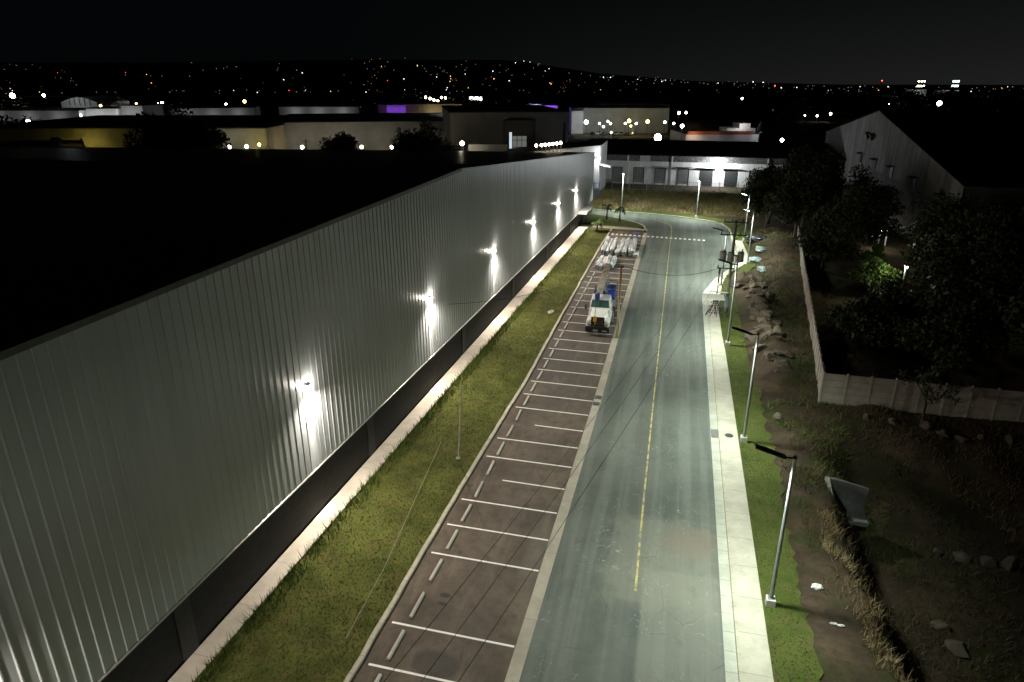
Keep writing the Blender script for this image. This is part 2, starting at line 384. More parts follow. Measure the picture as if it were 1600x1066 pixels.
def ribbon(name, line, w0, w1, z0, z1, m, parent=None):
    # a solid strip along a polyline, from offset w0 to w1 to the right of its direction
    P = [Vector(p) for p in line]; A = []; B = []
    for i, p in enumerate(P):
        t = (P[min(i+1, len(P)-1)] - P[max(i-1, 0)]).normalized(); nrm = Vector((t.y, -t.x))
        A.append(p+nrm*w0); B.append(p+nrm*w1)
    mb = MB(); n = len(P)
    vs = [(a.x, a.y, z0) for a in A] + [(b.x, b.y, z0) for b in B] + [(a.x, a.y, z1) for a in A] + [(b.x, b.y, z1) for b in B]
    fs = []
    for i in range(n-1):
        fs += [(2*n+i, 3*n+i, 3*n+i+1, 2*n+i+1), (i, 2*n+i, 2*n+i+1, i+1), (n+i, n+i+1, 3*n+i+1, 3*n+i)]
    fs += [(0, n, 3*n, 2*n)]
    mb.add(vs, fs); return mb.build(name, m, parent)
def dense(line, st=1.0, jit=0.0):
    o = []
    for a, b in zip(line[:-1], line[1:]):
        a = Vector(a); b = Vector(b); k = max(1, int((b-a).length/st))
        for i in range(k):
            p = a.lerp(b, i/k); o.append((p.x + (random.uniform(-jit, jit) if jit else 0), p.y))
    o.append(tuple(line[-1])); return o
struct(ribbon('kerb', dense(curbL, 1.2, .03), -.20, .02, -.05, .13, MCURB))
# right hand gutter, kerb and pavement
gut = [(3.7, -40), (3.73, 23), (3.75, 60), (3.72, 79.8), (3.95, 82), (5.5, 88.5), (7.7, 94.3), (8.6, 97.2)]
struct(ribbon('gutter', dense(gut, 1.5), -.02, .52, -.05, .008, MGUT))
struct(ribbon('kerb', dense(gut, 1.5), .52, .68, -.05, .14, MCURB))
walk_out = [(5.75, -40), (5.67, 24), (5.52, 60.9), (5.4, 66.7), (5.35, 75), (6.2, 85.6), (7.0, 90.1), (8.2, 93.0), (10.6, 98.6), (10.3, 111.2), (9.3, 111.6)]
walk_in = [(8.95, 101), (9.0, 97.2)] + [(8.05, 94.0), (5.95, 88.1), (4.45, 82.0), (4.36, 79.9), (4.43, 60), (4.41, 23), (4.38, -40)]
struct(tri('pavement', walk_out + walk_in, .13, MWALK))
oc = [(-60, 136)] + outer[:10]
struct(ribbon('kerb', dense(oc, 1.5), -.32, .0, -.05, .13, MCURB))
ic = list(reversed(inner)); struct(ribbon('kerb', dense([(-60, 130)] + ic, 1.2), .0, .22, -.05, .13, MCURB))
# verge on the right
verge = [(5.75, -40), (5.67, 24), (5.52, 60.9), (5.4, 66.7), (5.35, 75), (6.2, 85.6), (7.0, 90.1), (8.2, 93), (10.6, 98.6), (10.3, 111.2), (9.25, 111.6), (9.15, 121.0), (8.1, 126.0), (5.1, 128.2), (2.7, 129.9), (-.7, 131.2), (-4.3, 132.3), (-16, 134.3), (-60, 137), (-60, 140), (-16, 137), (-4, 135), (2, 133.2), (7, 130.4), (11, 127), (12.4, 120), (12.2, 110), (12.2, 99.5), (9.6, 92), (8.3, 88), (8.0, 74), (8.1, 62), (7.7, 50), (7.95, 42), (7.6, 34), (7.75, 24), (7.7, -40)]
vd = dense(verge[:29], 3) + dense(verge[29:], .45, .22)
struct(tri('verge', vd, .02, MVERGE))
# bank of grass between car park and warehouse
AP = -0.03046
def wx(y): return -19.703 + .03046*y
bk = [(-12.0, -40), (-12.05, 19.7), (-12.0, 23.5), (-11.9, 32.3), (-11.7, 41), (-11.35, 52.7), (-11.3, 69.6), (-11.0, 105.1), (-10.6, 116.0)]
def swx(y): return -18.1 + (y-18.2)*.0372
V = []; rows = np.arange(-40, 116.1, 1.0)
def bx(y):
    for (xa, ya), (xb, yb) in zip(bk[:-1], bk[1:]):
        if ya <= y <= yb: return xa+(xb-xa)*(y-ya)/(yb-ya)
    return bk[-1][0]
K = 14
for y in rows:
    for k in range(K+1):
        t = k/K; x = bx(y)*(1-t) + (swx(y)+.02)*t
        z = .09 + .12*t + mnoise.noise((x*.5, y*.5, 1))*.05*math.sin(math.pi*t) + mnoise.noise((x*2, y*2, 5))*.025
        V.append((x, y, z))
F = [(j*(K+1)+k+1, j*(K+1)+k, (j+1)*(K+1)+k, (j+1)*(K+1)+k+1) for j in range(len(rows)-1) for k in range(K)]
g = struct(raw('lawn', V, F, MBANK)); g.data.polygons.foreach_set('use_smooth', [True]*len(g.data.polygons))
ap = [(wx(-40), -40), (wx(115.6), 115.6), (swx(115.6), 115.6), (swx(-40), -40)]
struct(MB().prism(ap, -.05, .30).build('footpath', MAPRON))
struct(tri('lawn', [(-16.0, 120.6), (-11.4, 118.2), (-6.6, 117.6), (-5.4, 118.2), (-5.6, 119.6), (-6.5, 121.7), (-8.8, 123.9), (-11.3, 126.2), (-15.2, 128.4), (-16, 128.5)], .10, MVERGE))
struct(tri('footpath', [(-15.9, 115.6), (-10.5, 116.0), (-5.1, 115.7), (-4.6, 116.6), (-6.6, 117.6), (-11.4, 118.2), (-16.0, 118.4)], .09, MSTRIP))

# painted markings
mb = MB()
def parx(y): return np.interp(y, [p[1] for p in curbL], [p[0] for p in curbL])
def strx(y): return np.interp(y, [-40, 21.3, 49.3, 114.4], [-5.65, -5.46, -5.2, -5.05])
rows_y = [20.75, 23.3] + [28.55, 31.15, 33.75] + [39.0, 41.6] + [46.7, 49.2] + [49.2+2.59*i for i in range(1, 25)]
short = [36.35, 44.1]
def line(y, xa, xb): mb.quad((xa, y-.06, .004), (xb, y-.16, .004), (xb, y-.04, .004), (xa, y+.06, .004))
for y in rows_y:
    if y < 113: line(y, parx(y)+.35, strx(y)-.05)
line(36.35, -9.4, strx(36)-.05); line(44.1, -8.9, strx(44)-.05)
struct(mb.build('bay_lines', MWHITE))
mb = MB()
yl = [(-.42, 28.1), (-.45, 31.0), (-.48, 33.6), (-.55, 50), (-.62, 99), (-.6, 118.5), (-.9, 121.8), (-1.8, 123.9), (-4.2, 126.4), (-7.8, 128.7), (-13, 130.6), (-20, 131.6)]
yd = dense(yl, 1.5)
for (xa, ya), (xb, yb) in zip(yd[:-1], yd[1:]):
    t = (Vector((xb-xa, yb-ya))).normalized(); nx_, ny_ = t.y*.055, -t.x*.055
    mb.quad((xa-nx_, ya-ny_, .004), (xa+nx_, ya+ny_, .004), (xb+nx_, yb+ny_, .004), (xb-nx_, yb-ny_, .004))
struct(mb.build('centre_line', MYEL))
mb = MB()
for i in range(21):
    x = -10.0 + i*.725; y = 112.2 - i*.07; z = .004 if x < -5.1 or x > -4.4 else .012
    mb.quad((x-.19, y-.42, z), (x+.19, y-.42, z), (x+.19, y+.42, z), (x-.19, y+.42, z))
struct(mb.build('crosswalk', MWHITE))
mb = MB()
for y in (113.9, 109.6): mb.quad((-6.8, y-.55, .004), (-5.6, y-.55, .004), (-5.6, y+.55, .004), (-6.8, y+.55, .004))
struct(mb.build('blue_bay_mark', MBLUE))
mb = MB()
for y in (113.9, 109.6): mb.quad((-9.4, y-.6, .004), (-7.6, y-.6, .004), (-7.6, y+.6, .004), (-9.4, y+.6, .004))
struct(mb.build('ochre_bay_mark', MOCH))

# wheel stops, one at the head of each bay
ORD = ['first', 'second', 'third', 'fourth', 'fifth', 'sixth', 'seventh', 'eighth', 'ninth', 'tenth', 'eleventh', 'twelfth']
MSTOP = concrete('wheel_stop_concrete', (.52, .51, .46), None, 1, .4)
def wheel_stop_mesh():
    mb = MB(); pr = [(-.09, 0), (.09, 0), (.065, .11), (-.065, .11)]
    for y in (-.86, .86): pass
    vs = [(x, y, z) for y in (-.86, .86) for x, z in pr]
    mb.add(vs, [(3, 2, 1, 0), (4, 5, 6, 7), (0, 1, 5, 4), (1, 2, 6, 5), (2, 3, 7, 6), (3, 0, 4, 7)]); return mb
ws = None; k = 0
for i in range(35):
    y = 19.45 + 2.585*i
    if 87 < y < 107.5: continue
    x = -10.72 + (y-22)*.0125 if y < 55 else -10.3 + (y-55)*.012
    if ws is None: o = ws = wheel_stop_mesh().build('wheel_stop', MSTOP, None, False, .015)
    else: o = ws.copy(); C.objects.link(o)
    o.location = (x, y, -.003); o.rotation_euler = (0, 0, R(-1.0 + random.uniform(-1.5, 1.5)))
    lab = 'white wheel stop, %s from the near end of the row of parking bays' % ORD[k] if k < 12 else 'small white wheel stop among the far, closely packed parking bays'
    tag(o, lab, 'wheel stop', 'concrete wheel stops at the head of the bays'); k += 1

# drains and manhole
for (x, y), l in zip([(-4.92, 48.7), (-4.9, 49.9)], ['dark drain grate in the concrete strip, nearer of the pair', 'dark drain grate in the concrete strip, farther of the pair']):
    t = thing('drain_grate', l, 'drain', (x, y, .007)); m = MB(); m.box((0, 0, .006), (.50, .62, .012)); m.build('frame', MDARK, t)
    m = MB()
    for q_ in range(6): m.box((-.18+.072*q_, 0, .016), (.03, .54, .010))
    m.build('grate', MGALV, t)
t = thing('drain_grate', 'dark double gutter grate beside the pavement manhole', 'drain', (3.99, 45.9, .009)); m = MB()
m.box((0, 0, .006), (.46, 1.3, .012)); m.build('frame', MDARK, t); m = MB()
for q_ in range(8): m.box((0, -.56+.16*q_, .016), (.42, .05, .010))
m.build('grate', MGALV, t)
m = MB(); m.lathe([(.30, 0), (.30, .012), (.26, .014), (.25, .02), (0.02, .02)], n=20)
tag(m.build('manhole_cover', MDARK), 'round dark manhole cover set in the concrete pavement', 'manhole cover').location = (4.98, 45.6, .131)

# ------------------------------------------------------------------ big warehouse on the left
wh = thing('warehouse', 'huge grey ribbed metal warehouse with dark brick base and black roof', 'building', (-19.703, 0, 0), AP)
def top(y): return np.interp(y, [-40, 14.7, 56.3, 130.2], [15.7, 16.28, 16.86, 11.2])
def bot(y): return np.interp(y, [-40, 20, 115, 130.2], [3.6, 3.32, 2.62, 2.5])
V = []; F = []; prof = [(0.0, 0.0), (.425, 0.0), (.462, .030), (.505, .030), (.54, 0.0)]; y = -22.0; col = []
while y < 130.1:
    for dy, dx in prof[:-1]:
        yy = min(y+dy, 130.2); col.append((dx, yy))
    y += .54
col.append((0, 130.2))
for dx, yy in col: V += [(dx, yy, bot(yy)), (dx, yy, top(yy))]
for i in range(len(col)-1): F.append((2*i, 2*i+2, 2*i+3, 2*i+1))
raw('metal_wall', V, F, MRIB, wh)
MB().quad((0, 130.2, 0), (-112, 130.2, 0), (-112, 130.2, 9.4), (0, 130.2, 11.2)).build('end_wall', MRIB, wh)
m = MB(); m.add([(-.10, y, z) for y, z in ((-22, .3), (115.2, .3), (115.2, bot(115.2)-.02), (-22, bot(-22)-.02))], [(0, 1, 2, 3)])
m.build('brick_base', MBRICK, wh)
MPIER = simple('pier_concrete', (.034, .034, .034), .7)
for yc in (1.5, 19.2, 37, 55.9, 73.2, 91, 108):
    m = MB(); m.add([(-.10, yc-.45, .3), (-.02, yc-.45, .3), (-.02, yc+.45, .3), (-.10, yc+.45, .3), (-.10, yc-.45, bot(yc)-.06), (-.02, yc-.45, bot(yc)-.06), (-.02, yc+.45, bot(yc)-.06), (-.10, yc+.45, bot(yc)-.06)], [(0, 1, 5, 4), (1, 2, 6, 5), (2, 3, 7, 6), (4, 5, 6, 7)]); m.build('base_pier', MPIER, wh)

m = MB(); m.add([(x, y, bot(y)+z) for y in (-22, 115) for x, z in ((-.1, -.05), (.06, -.05), (.06, .01), (.0, .04))], [(0, 1, 5, 4), (1, 2, 6, 5), (2, 3, 7, 6)]); m.build('base_flashing', MFLASH, wh)
m = MB(); ya, yb = -22, 56.3
m.add([(x, y, top(y)+z) for y in (ya, yb) for x, z in ((-.5, -.3), (-.5, .06), (.07, .06), (.07, -.19), (.05, -.19))], [(0, 1, 6, 5), (1, 2, 7, 6), (2, 3, 8, 7), (3, 4, 9, 8), (5, 6, 7, 8, 9)]); m.build('parapet_trim', MTRIM, wh)
m = MB(); m.add([(x, y, top(y)+z) for y in (56.3, 130.3) for x, z in ((-.2, .03), (.08, .03), (.08, -.05), (.0, -.05))], [(0, 1, 5, 4), (1, 2, 6, 5), (2, 3, 7, 6)]); m.build('verge_flashing', simple('verge_metal', (.25, .27, .27), .4, .6), wh)
V = []; F = []
def roofz(x, y):   # x <= 0
    t = -x/112
    if y <= 56.3: return top(y)-.32 - .5*t
    return (16.8-.9*t)*(130.2-y)/73.9 + (11.2-1.8*t)*(y-56.3)/73.9
yr = [-30, 10, 56.3] + [56.3+73.9*i/6 for i in range(1, 7)]
for y in yr:
    for k in range(9): V.append((-112*k/8, y, roofz(-112*k/8, y)))
F = [(j*9+k+1, j*9+k, (j+1)*9+k, (j+1)*9+k+1) for j in range(len(yr)-1) for k in range(8)]
raw('roof', V, F, MROOF, wh)
cp = MB(); cp.box((.72, 118.2, 2.66), (1.45, 6.6, .28)); cp.build('entrance_canopy', MWPAINT, wh)
dr = MB(); dr.box((-.16, 118.2, 1.25), (.08, 5.6, 2.3)); dr.box((-.06, 118.2, 1.3), (.06, .12, 2.4)); dr.box((-.06, 116.8, 1.3), (.06, .08, 2.4)); dr.box((-.06, 119.6, 1.3), (.06, .08, 2.4)); dr.build('entrance_door', MGLASS, wh)
m = MB(); m.add([(-.12, 115.2, 0), (-.12, 130.2, 0), (-.12, 130.2, 2.55), (-.12, 115.2, 2.62)], [(0, 1, 2, 3)]); m.build('dark_base_wall', MDARK, wh)

# wall lamps
lampmb = None
LZ = [(9.5, 8.9), (-8, 9.2), (30.2, 8.5), (48.0, 8.1), (65.4, 7.8), (82.4, 7.5), (97.5, 7.3), (111.9, 7.1)]
LN = ['', 'wall lamp of the warehouse behind the camera', 'nearest glowing wall lamp on the ribbed metal warehouse', 'second glowing wall lamp from the near end of the warehouse', 'third glowing wall lamp from the near end of the warehouse', 'fourth glowing wall lamp, two before the corner lamps of the warehouse', 'fifth glowing wall lamp, last but one before the entrance canopy', 'farthest glowing wall lamp, just above the white entrance canopy']
first = None
for i, (y, z) in enumerate(LZ):
    lab = LN[i] or 'unseen wall lamp of the warehouse just left of the view'  # the unnamed lamp is unseen, just past the left edge of the view
    if first is None:
        t = first = thing('wall_lamp', lab, 'wall lamp', (0, 0, 0), AP, 'lamps along the warehouse wall')
        m = MB(); m.add([(0, -.17, -.05), (0, .17, -.05), (0, .17, .02), (0, -.17, .02), (.20, -.15, -.03), (.20, .15, -.03), (.10, .15, .02), (.10, -.15, .02)], [(4, 5, 6, 7), (0, 1, 5, 4), (1, 2, 6, 5), (2, 3, 7, 6), (3, 0, 4, 7)]); m.build('housing', MGALV, t)
        m = MB(); m.add([(.01, -.17, -.052), (.01, .17, -.052), (.20, .15, -.032), (.20, -.15, -.032), (.01, -.16, -.24), (.01, .16, -.24), (.16, .14, -.22), (.16, -.14, -.22)], [(0, 1, 2, 3), (7, 6, 5, 4), (1, 0, 4, 5), (2, 1, 5, 6), (3, 2, 6, 7), (0, 3, 7, 4)]); m.build('lens', EWALL, t)
        lamp_light('SPOT', (.34, 0, -.26), WALL_W, LWALL, t, .06, R(166), (1.0, 0, -1.25), .9)
        lamp_light('SPOT', (.28, 0, -.27), 6800, LWALL, t, .05, R(17), (-.060, 0, -1), 1.0)
        lamp_light('SPOT', (.26, 0, -.27), 350, LWALL, t, .05, R(46), (-.03, 0, -1), 1.0)
        lamp_light('POINT', (.36, 0, -.14), 130, LWALL, t, .07)
    else: t = dup(first, (0, 0, 0), AP, lab)
    t.location = (wx(y)+.035, y, z)

# ------------------------------------------------------------------ street lamps
MHEAD = simple('lamp_head_black', (.012, .012, .013), .45, .3)
first = None
SL = [((6.06, 10.0), 8.25, 0, 'street lamp just below the near edge of the photo beside the pavement'),
      ((6.06, -8.0), 8.25, 0, 'street lamp beside the pavement behind the camera'), ((6.06, -26.0), 8.25, 0, 'farthest street lamp behind the camera'),
      ((6.03, 28.7), 8.25, 0, 'nearest tall grey street lamp on the right hand verge'),
      ((5.95, 45.2), 8.1, 0, 'second grey street lamp along the right hand verge'),
      ((5.80, 64.3), 8.05, 0, 'third grey street lamp beside the rock heap'),
      ((6.05, 85.0), 6.9, 0, 'grey street lamp behind the utility pole with its dark head over the road'),
      ((10.1, 97.2), 7.3, 25, 'thin street lamp at the end of the wide pavement behind the dark soil mound'),
      ((10.7, 112.2), 7.2, 40, 'grey street lamp on the grass where the pavement ends'),
      ((3.55, 130.4), 6.6, 82, 'lit street lamp at the middle of the road bend'),
      ((-10.45, 133.2), 7.1, 92, 'lit street lamp near the warehouse corner beyond the palms')]
for (x, y), h, rz, lab in SL:
    if first is None:
        t = first = thing('street_lamp', lab, 'street lamp', (x, y, 0), 0, 'street lamps along the road')
        H0 = 8.25
        m = MB(); m.box((0, 0, .17), (.46, .46, .50), taper=.92); m.build('footing', MWPAINT, t, False, .02)
        m = MB(); m.box((0, 0, .44), (.30, .30, .03)); m.tube([(0, 0, .43), (0, 0, H0)], [.098, .070], 10); m.build('pole', MPOLE, t, False)
        m = MB(); m.tube([(-.02, 0, H0-.05), (-.42, 0, H0-.04)], .045, 8); m.box((0, 0, H0+.0), (.16, .16, .12)); m.build('arm', MHEAD, t)
        TL = R(16); hc = Vector((-.42, 0, H0-.03)) + Vector((-math.cos(TL), 0, math.sin(TL)))*.66; dn = Vector((-math.sin(TL), 0, -math.cos(TL)))
        m = MB(); m.box(tuple(hc), (1.42, .36, .085), 0, 0, TL); m.box(tuple(hc-dn*.06), (.9, .2, .05), 0, 0, TL); hd = m.build('lamp_head', MHEAD, t, False, .02)
        m = MB(); m.box(tuple(hc+dn*.046+Vector((-.06, 0, .017))), (1.0, .20, .012), 0, 0, TL); m.build('lens', ESTREET, t)
        lamp_light('SPOT', (-1.1, 0, H0-.12), STREET_W, LSTREET, t, .22, R(160), (-.20, 0, -1), .85)
    else:
        t = dup(first, (x, y, 0), R(rz), lab, None, (1, 1, h/8.25)); t.location = (x, y, 0)
        if y > 129:
            for ch in t.children:
                if ch.type == 'LIGHT': ch.rotation_euler = Vector((.22, 0, -1)).to_track_quat('-Z', 'Y').to_euler()

# ------------------------------------------------------------------ organic builders
def leaves(n, centers, radii, size, sq=(1, 1, .75), up=.3):
    # small bent leaf quads spread through clumps
    k = rng.integers(0, len(centers), n)
    cen = np.asarray(centers)[k]; rad = np.asarray(radii)[k][:, None]
    d = rng.normal(size=(n, 3)); d /= np.linalg.norm(d, axis=1)[:, None]
    p = cen + d*rad*np.array(sq)*(rng.random((n, 1))**.45)
    u = rng.normal(size=(n, 3)); u /= np.linalg.norm(u, axis=1)[:, None]
    v = np.cross(u, rng.normal(size=(n, 3))); v /= np.linalg.norm(v, axis=1)[:, None]+1e-6
    s = size*(.6+.8*rng.random((n, 1)))
    V = np.stack([p-u*s, p+v*s*.5, p+u*s, p-v*s*.5], 1).reshape(-1, 3)
    return V, np.arange(n*4).reshape(-1, 4)
def foliage(name, a, b, tr=.25):
    q = Mat(name, .65, 0, .25); inf = q.n('ShaderNodeNewGeometry').outputs['Random Per Island']
    q.color(q.mix(inf, a, b)); return q.m
MLEAF = foliage('dark_leaves', (.012, .020, .008), (.036, .050, .017))
MLEAF2 = foliage('green_leaves', (.030, .060, .012), (.075, .120, .028))
MBARK = simple('bark', (.085, .070, .055), .9, 0, .3, 5, .4)
def limbs(mb, base, h, r, top_r, spread, n=5, bare=0):
    trunk = [Vector((0, 0, -.4)), Vector((random.uniform(-.15, .15)*h*.2, random.uniform(-.15, .15)*h*.2, h*.3)), Vector((random.uniform(-.2, .2)*h*.2, random.uniform(-.2, .2)*h*.2, h*.55))]
    mb.tube(trunk, [r*1.3, r*.9, r*.65], 8); tips = []
    for i in range(n):
        a = 2*math.pi*i/n + random.uniform(-.4, .4); st = trunk[1].lerp(trunk[2], random.uniform(.2, 1))
        e = st + Vector((math.cos(a)*spread*random.uniform(.55, .95), math.sin(a)*spread*random.uniform(.55, .95), h*random.uniform(.18, .42)))
        mid = st.lerp(e, .5) + Vector((random.uniform(-.2, .2), random.uniform(-.2, .2), .12*h))
        mb.tube([st, mid, e], [r*.5, r*.32, r*.12], 6); tips += [e, mid]
        for q_ in range(2):
            e2 = mid + Vector((random.uniform(-1, 1)*spread*.4, random.uniform(-1, 1)*spread*.4, h*random.uniform(.08, .3)))
            mb.tube([mid, mid.lerp(e2, .5)+Vector((0, 0, .08*h)), e2], [r*.26, r*.16, r*.06], 5); tips.append(e2)
    return tips
def tree(name, label, loc, h, rad, nl, size, m, group=None, extra=8, flat=.7, cat='tree'):
    t = thing(name, label, cat, loc, 0, group); mb = MB()
    tips = limbs(mb, None, h, .022*h+.05, .03, rad*.75, 6); mb.build('trunk', MBARK, t, True)
    cs = [tuple(p) for p in tips]; rs = [rad*random.uniform(.22, .38) for _ in tips]
    for i in range(extra):
        a = random.uniform(0, 6.283); rr = rad*math.sqrt(random.random())*.8
        cs.append((math.cos(a)*rr, math.sin(a)*rr, h*.62 + random.uniform(-.22, .30)*h*(1-rr/rad*.6))); rs.append(rad*random.uniform(.2, .36))
    V, F = leaves(nl, cs, rs, size, (1, 1, flat)); raw('crown', V, F, m, t); return t
def blades(name, pts, h, wd, lean, m, kind=True, parent=None):
    # tufts of narrow upright blades; pts is (n,3)
    P = np.asarray(pts, dtype=float); n = len(P); a = rng.random(n)*6.283; hh = h*(.5+rng.random(n)*.9)
    dx = np.stack([np.cos(a), np.sin(a), np.zeros(n)], 1)*wd*.5
    b = rng.random(n)*6.283; ln = lean*hh*rng.random(n)
    off = np.stack([np.cos(b)*ln, np.sin(b)*ln, hh], 1)
    V = np.stack([P-dx, P+dx, P+off], 1).reshape(-1, 3)
    o = raw(name, V, np.arange(3*n).reshape(-1, 3), m, parent)
    if kind: o['kind'] = 'stuff'
    return o
MGRASSB = foliage('grass_blades', (.050, .055, .014), (.130, .108, .042))
MGREENB = foliage('green_grass_blades', (.045, .080, .012), (.105, .145, .028))
MDRY = foliage('dry_grass_blades', (.17, .13, .068), (.36, .28, .155))
MBRUSH = foliage('brush_blades', (.055, .050, .020), (.13, .10, .05))

# long grass along the footpath edge, short turf on the bank and verge
n = 9000; y = rng.uniform(-6, 114, n); y = 14+(y-14)*np.where(rng.random(n) < .5, 1, .6); tt = rng.random(n)**2.2
x = -18.1+(y-18.2)*.0372 + .06 + tt*.75
cl = np.array([mnoise.noise((0, q_*.9, 2)) for q_ in y]); keep = rng.random(n) < np.clip(.75+cl*1.2, .12, 1)
tag(blades('tall_grass', np.stack([x, y, np.full(n, .18)], 1)[keep], .48, .05, .9, MGREENB), 'fringe of long grass along the pale footpath')
n = 46000; y = 2+112*rng.random(n)**1.35; t_ = rng.random(n); bxv = np.array([bx(q_) for q_ in y])
x = bxv*(1-t_) + (-18.1+(y-18.2)*.0372)*t_
z = np.array([.09+.12*a + mnoise.noise((b*.5, c*.5, 1))*.05*math.sin(math.pi*a) for a, b, c in zip(t_, x, y)])
blades('turf', np.stack([x, y, z], 1), .085, .05, 1.6, MGRASSB)
n = 10000; y = 8+82*rng.random(n)**1.3; t_ = rng.random(n); x = 5.72+t_*1.9
blades('turf', np.stack([x, y, np.full(n, .02)], 1), .07, .05, 1.6, MGREENB)

def gz(x, y): return hz(x, y)
def scatter(n, fx, y0, y1):
    y = rng.uniform(y0, y1, n); x = fx(n, y); return np.array([(a, b, gz(a, b)) for a, b in zip(x, y)])
# tufts of dry grass along the lip of the ditch
cl = []
for y in np.arange(4, 42, .38):
    if random.random() < .2 or 37.6 < y < 41.6: continue
    cx = edge_x(y)+random.uniform(-.45, .55) - .15; k = random.randint(30, 80)
    for _ in range(k): cl.append((cx+random.gauss(0, .2), y+random.gauss(0, .22), 0))
cl = np.array([(a, b, gz(a, b)-.02) for a, b, _ in cl]); tag(blades('dry_grass', cl, .40, .035, 1.1, MDRY), 'dry grass tufts along the edge of the ditch')
# weeds over the slope, the mound and the bank behind the bend
P = scatter(16000, lambda n, y: rng.uniform(8.6, 30, n), 30, 53); P = P[[mnoise.noise((a*.4, b*.4, 9)) > -.12 for a, b, _ in P]]
blades('weeds', P, .34, .05, 1.2, MBRUSH)
P = scatter(9000, lambda n, y: rng.uniform(8.2, 14, n), 40, 92); P = P[[mnoise.noise((a*.5, b*.5, 9)) > .08 and (c < 56 or a > 11.2) for (a, b, _), c in zip(P, P[:, 1])]]
blades('weeds', P, .38, .05, 1.2, MGREENB)
P = scatter(4000, lambda n, y: rng.uniform(11, 18, n), 50, 118); blades('weeds', P, .42, .06, 1.2, MBRUSH)
P = scatter(5000, lambda n, y: rng.uniform(10.5, 38, n), 12, 40); blades('weeds', P, .4, .06, 1.3, MBRUSH)
def bank_pts(n, y0, y1):
    x = rng.uniform(-18, 15, n); y = np.where(x > 5, rng.uniform(y0, y1, n), rng.uniform(y0, y1, n)); lo = 134.2 - np.clip(x+6, 0, 30)*.12
    y = np.maximum(y, lo+rng.random(n)*2); return np.stack([x, y, np.full(n, -.06)+.0*x], 1)
P = bank_pts(13000, 134, 152); P = P[[mnoise.noise((a*.25, b*.25, 4)) > -.25 for a, b, _ in P]]
tag(blades('dry_brush', P, .55, .09, 1.3, MDRY), 'dry brown brush on the bank behind the road bend')
P = []
for i in range(210):
    x, y = random.uniform(-17, 15), random.uniform(135, 158); k_ = random.randint(25, 90); r_ = random.uniform(.3, 1.1)
    if y < 134.6 - max(0, x+6)*.12 + 1.5: continue
    for _ in range(k_): P.append((x+random.gauss(0, r_), y+random.gauss(0, r_), -.05))
blades('weeds', P, 1.0, .10, 1.1, foliage('bank_weeds', (.06, .07, .02), (.20, .15, .07)))
P = bank_pts(7000, 150, 160); blades('weeds', P, .5, .10, 1.2, MGREENB)

# ------------------------------------------------------------------ rocks
def rock(name, loc, s, label, group=None, m=None, fl=.7):
    bm = bmesh.new(); bmesh.ops.create_icosphere(bm, subdivisions=3, radius=1); sd = random.uniform(0, 99)
    cuts = [(Vector((random.gauss(0, 1), random.gauss(0, 1), random.gauss(0, .7))).normalized(), random.uniform(.42, .78)) for _ in range(11)]
    sx, sy, sz = s*random.uniform(.8, 1.3), s*random.uniform(.7, 1.1), s*fl*random.uniform(.75, 1.15)
    for v in bm.verts:
        for nn, dd in cuts:
            e = v.co.dot(nn)-dd
            if e > 0: v.co -= nn*e*.92
        v.co *= 1 + .13*mnoise.noise(v.co*1.8+Vector((sd, 0, 0))) + .05*mnoise.noise(v.co*5+Vector((sd, 0, 0)))
        v.co = Vector((v.co.x*sx, v.co.y*sy, v.co.z*sz))
    me = bpy.data.meshes.new(name); bm.to_mesh(me); bm.free(); me.materials.append(m or MROCK)
    o = bpy.data.objects.new(name, me); C.objects.link(o); o.location = loc; o.rotation_euler = (random.uniform(-.3, .3), random.uniform(-.3, .3), random.uniform(0, 6.3))
    return tag(o, label, 'rock', group)
GR = 'boulders heaped beside the verge'
for i in range(66):
    y = 56.5+31*random.random()**.95; x = random.gauss(9.55, .68); s = random.uniform(.32, .95)
    rock('boulder', (x, y, hz(x, y)+s*.08), s, 'angular brown boulder in the rock heap beside the grass verge', GR)
rock('boulder', (8.75, 49.6, hz(8.75, 49.6)+.15), .55, 'single rounded boulder at the edge of the verge beside the second street lamp')
FR = [(19.2, 50.6, .62), (20.3, 50.1, .5), (21.4, 49.9, .55), (22.7, 50.3, .42), (24.6, 50.4, .5), (17.0, 50.9, .45), (15.3, 51.2, .4)]
for i, (x, y, s) in enumerate(FR): rock('boulder', (x, y, hz(x, y)+s*.12), s, 'boulder at the foot of the front concrete fence', 'boulders under the front fence')
for (x, y), s, l in zip([(19.11, 40.13), (20.2, 39.77), (21.39, 39.75), (17.61, 40.41)], (.62, .7, .75, .42), ('pale boulder in the dark ditch, left of the three large ones', 'middle of the three large pale boulders in the dark ditch', 'palest of the ditch boulders, nearest the right edge of the photo', 'smallest boulder at the left end of the ditch row')):
    rock('boulder', (x, y, hz(x, y)+s*.15), s, l)
for (x, y), s, l in zip([(15.77, 33.66), (15.98, 31.88)], (.6, .7), ('dim boulder low in the ditch, upper of the pair', 'dim boulder low in the ditch, lower of the pair')):
    rock('boulder', (x, y, hz(x, y)+s*.15), s, l)
MPALE = simple('pale_stone', (.42, .40, .34), .9, 0, .3, 4)
for (x, y), s, l in zip([(-12.49, 69.6), (-14.95, 61.12), (-15.2, 58.08), (-15.28, 55.15), (-14.61, 88.44)], (.48, .12, .14, .13, .13), ('grey rock lying alone on the grass bank', 'small pale stone on the bank, farthest of the three in a row', 'small pale stone on the bank, middle of the three in a row', 'small pale stone on the bank, nearest of the three in a row', 'lone pale stone high on the grass bank beyond the grey rock')):
    rock('stone', (x, y, .14), s, l, None, MPALE, .5)
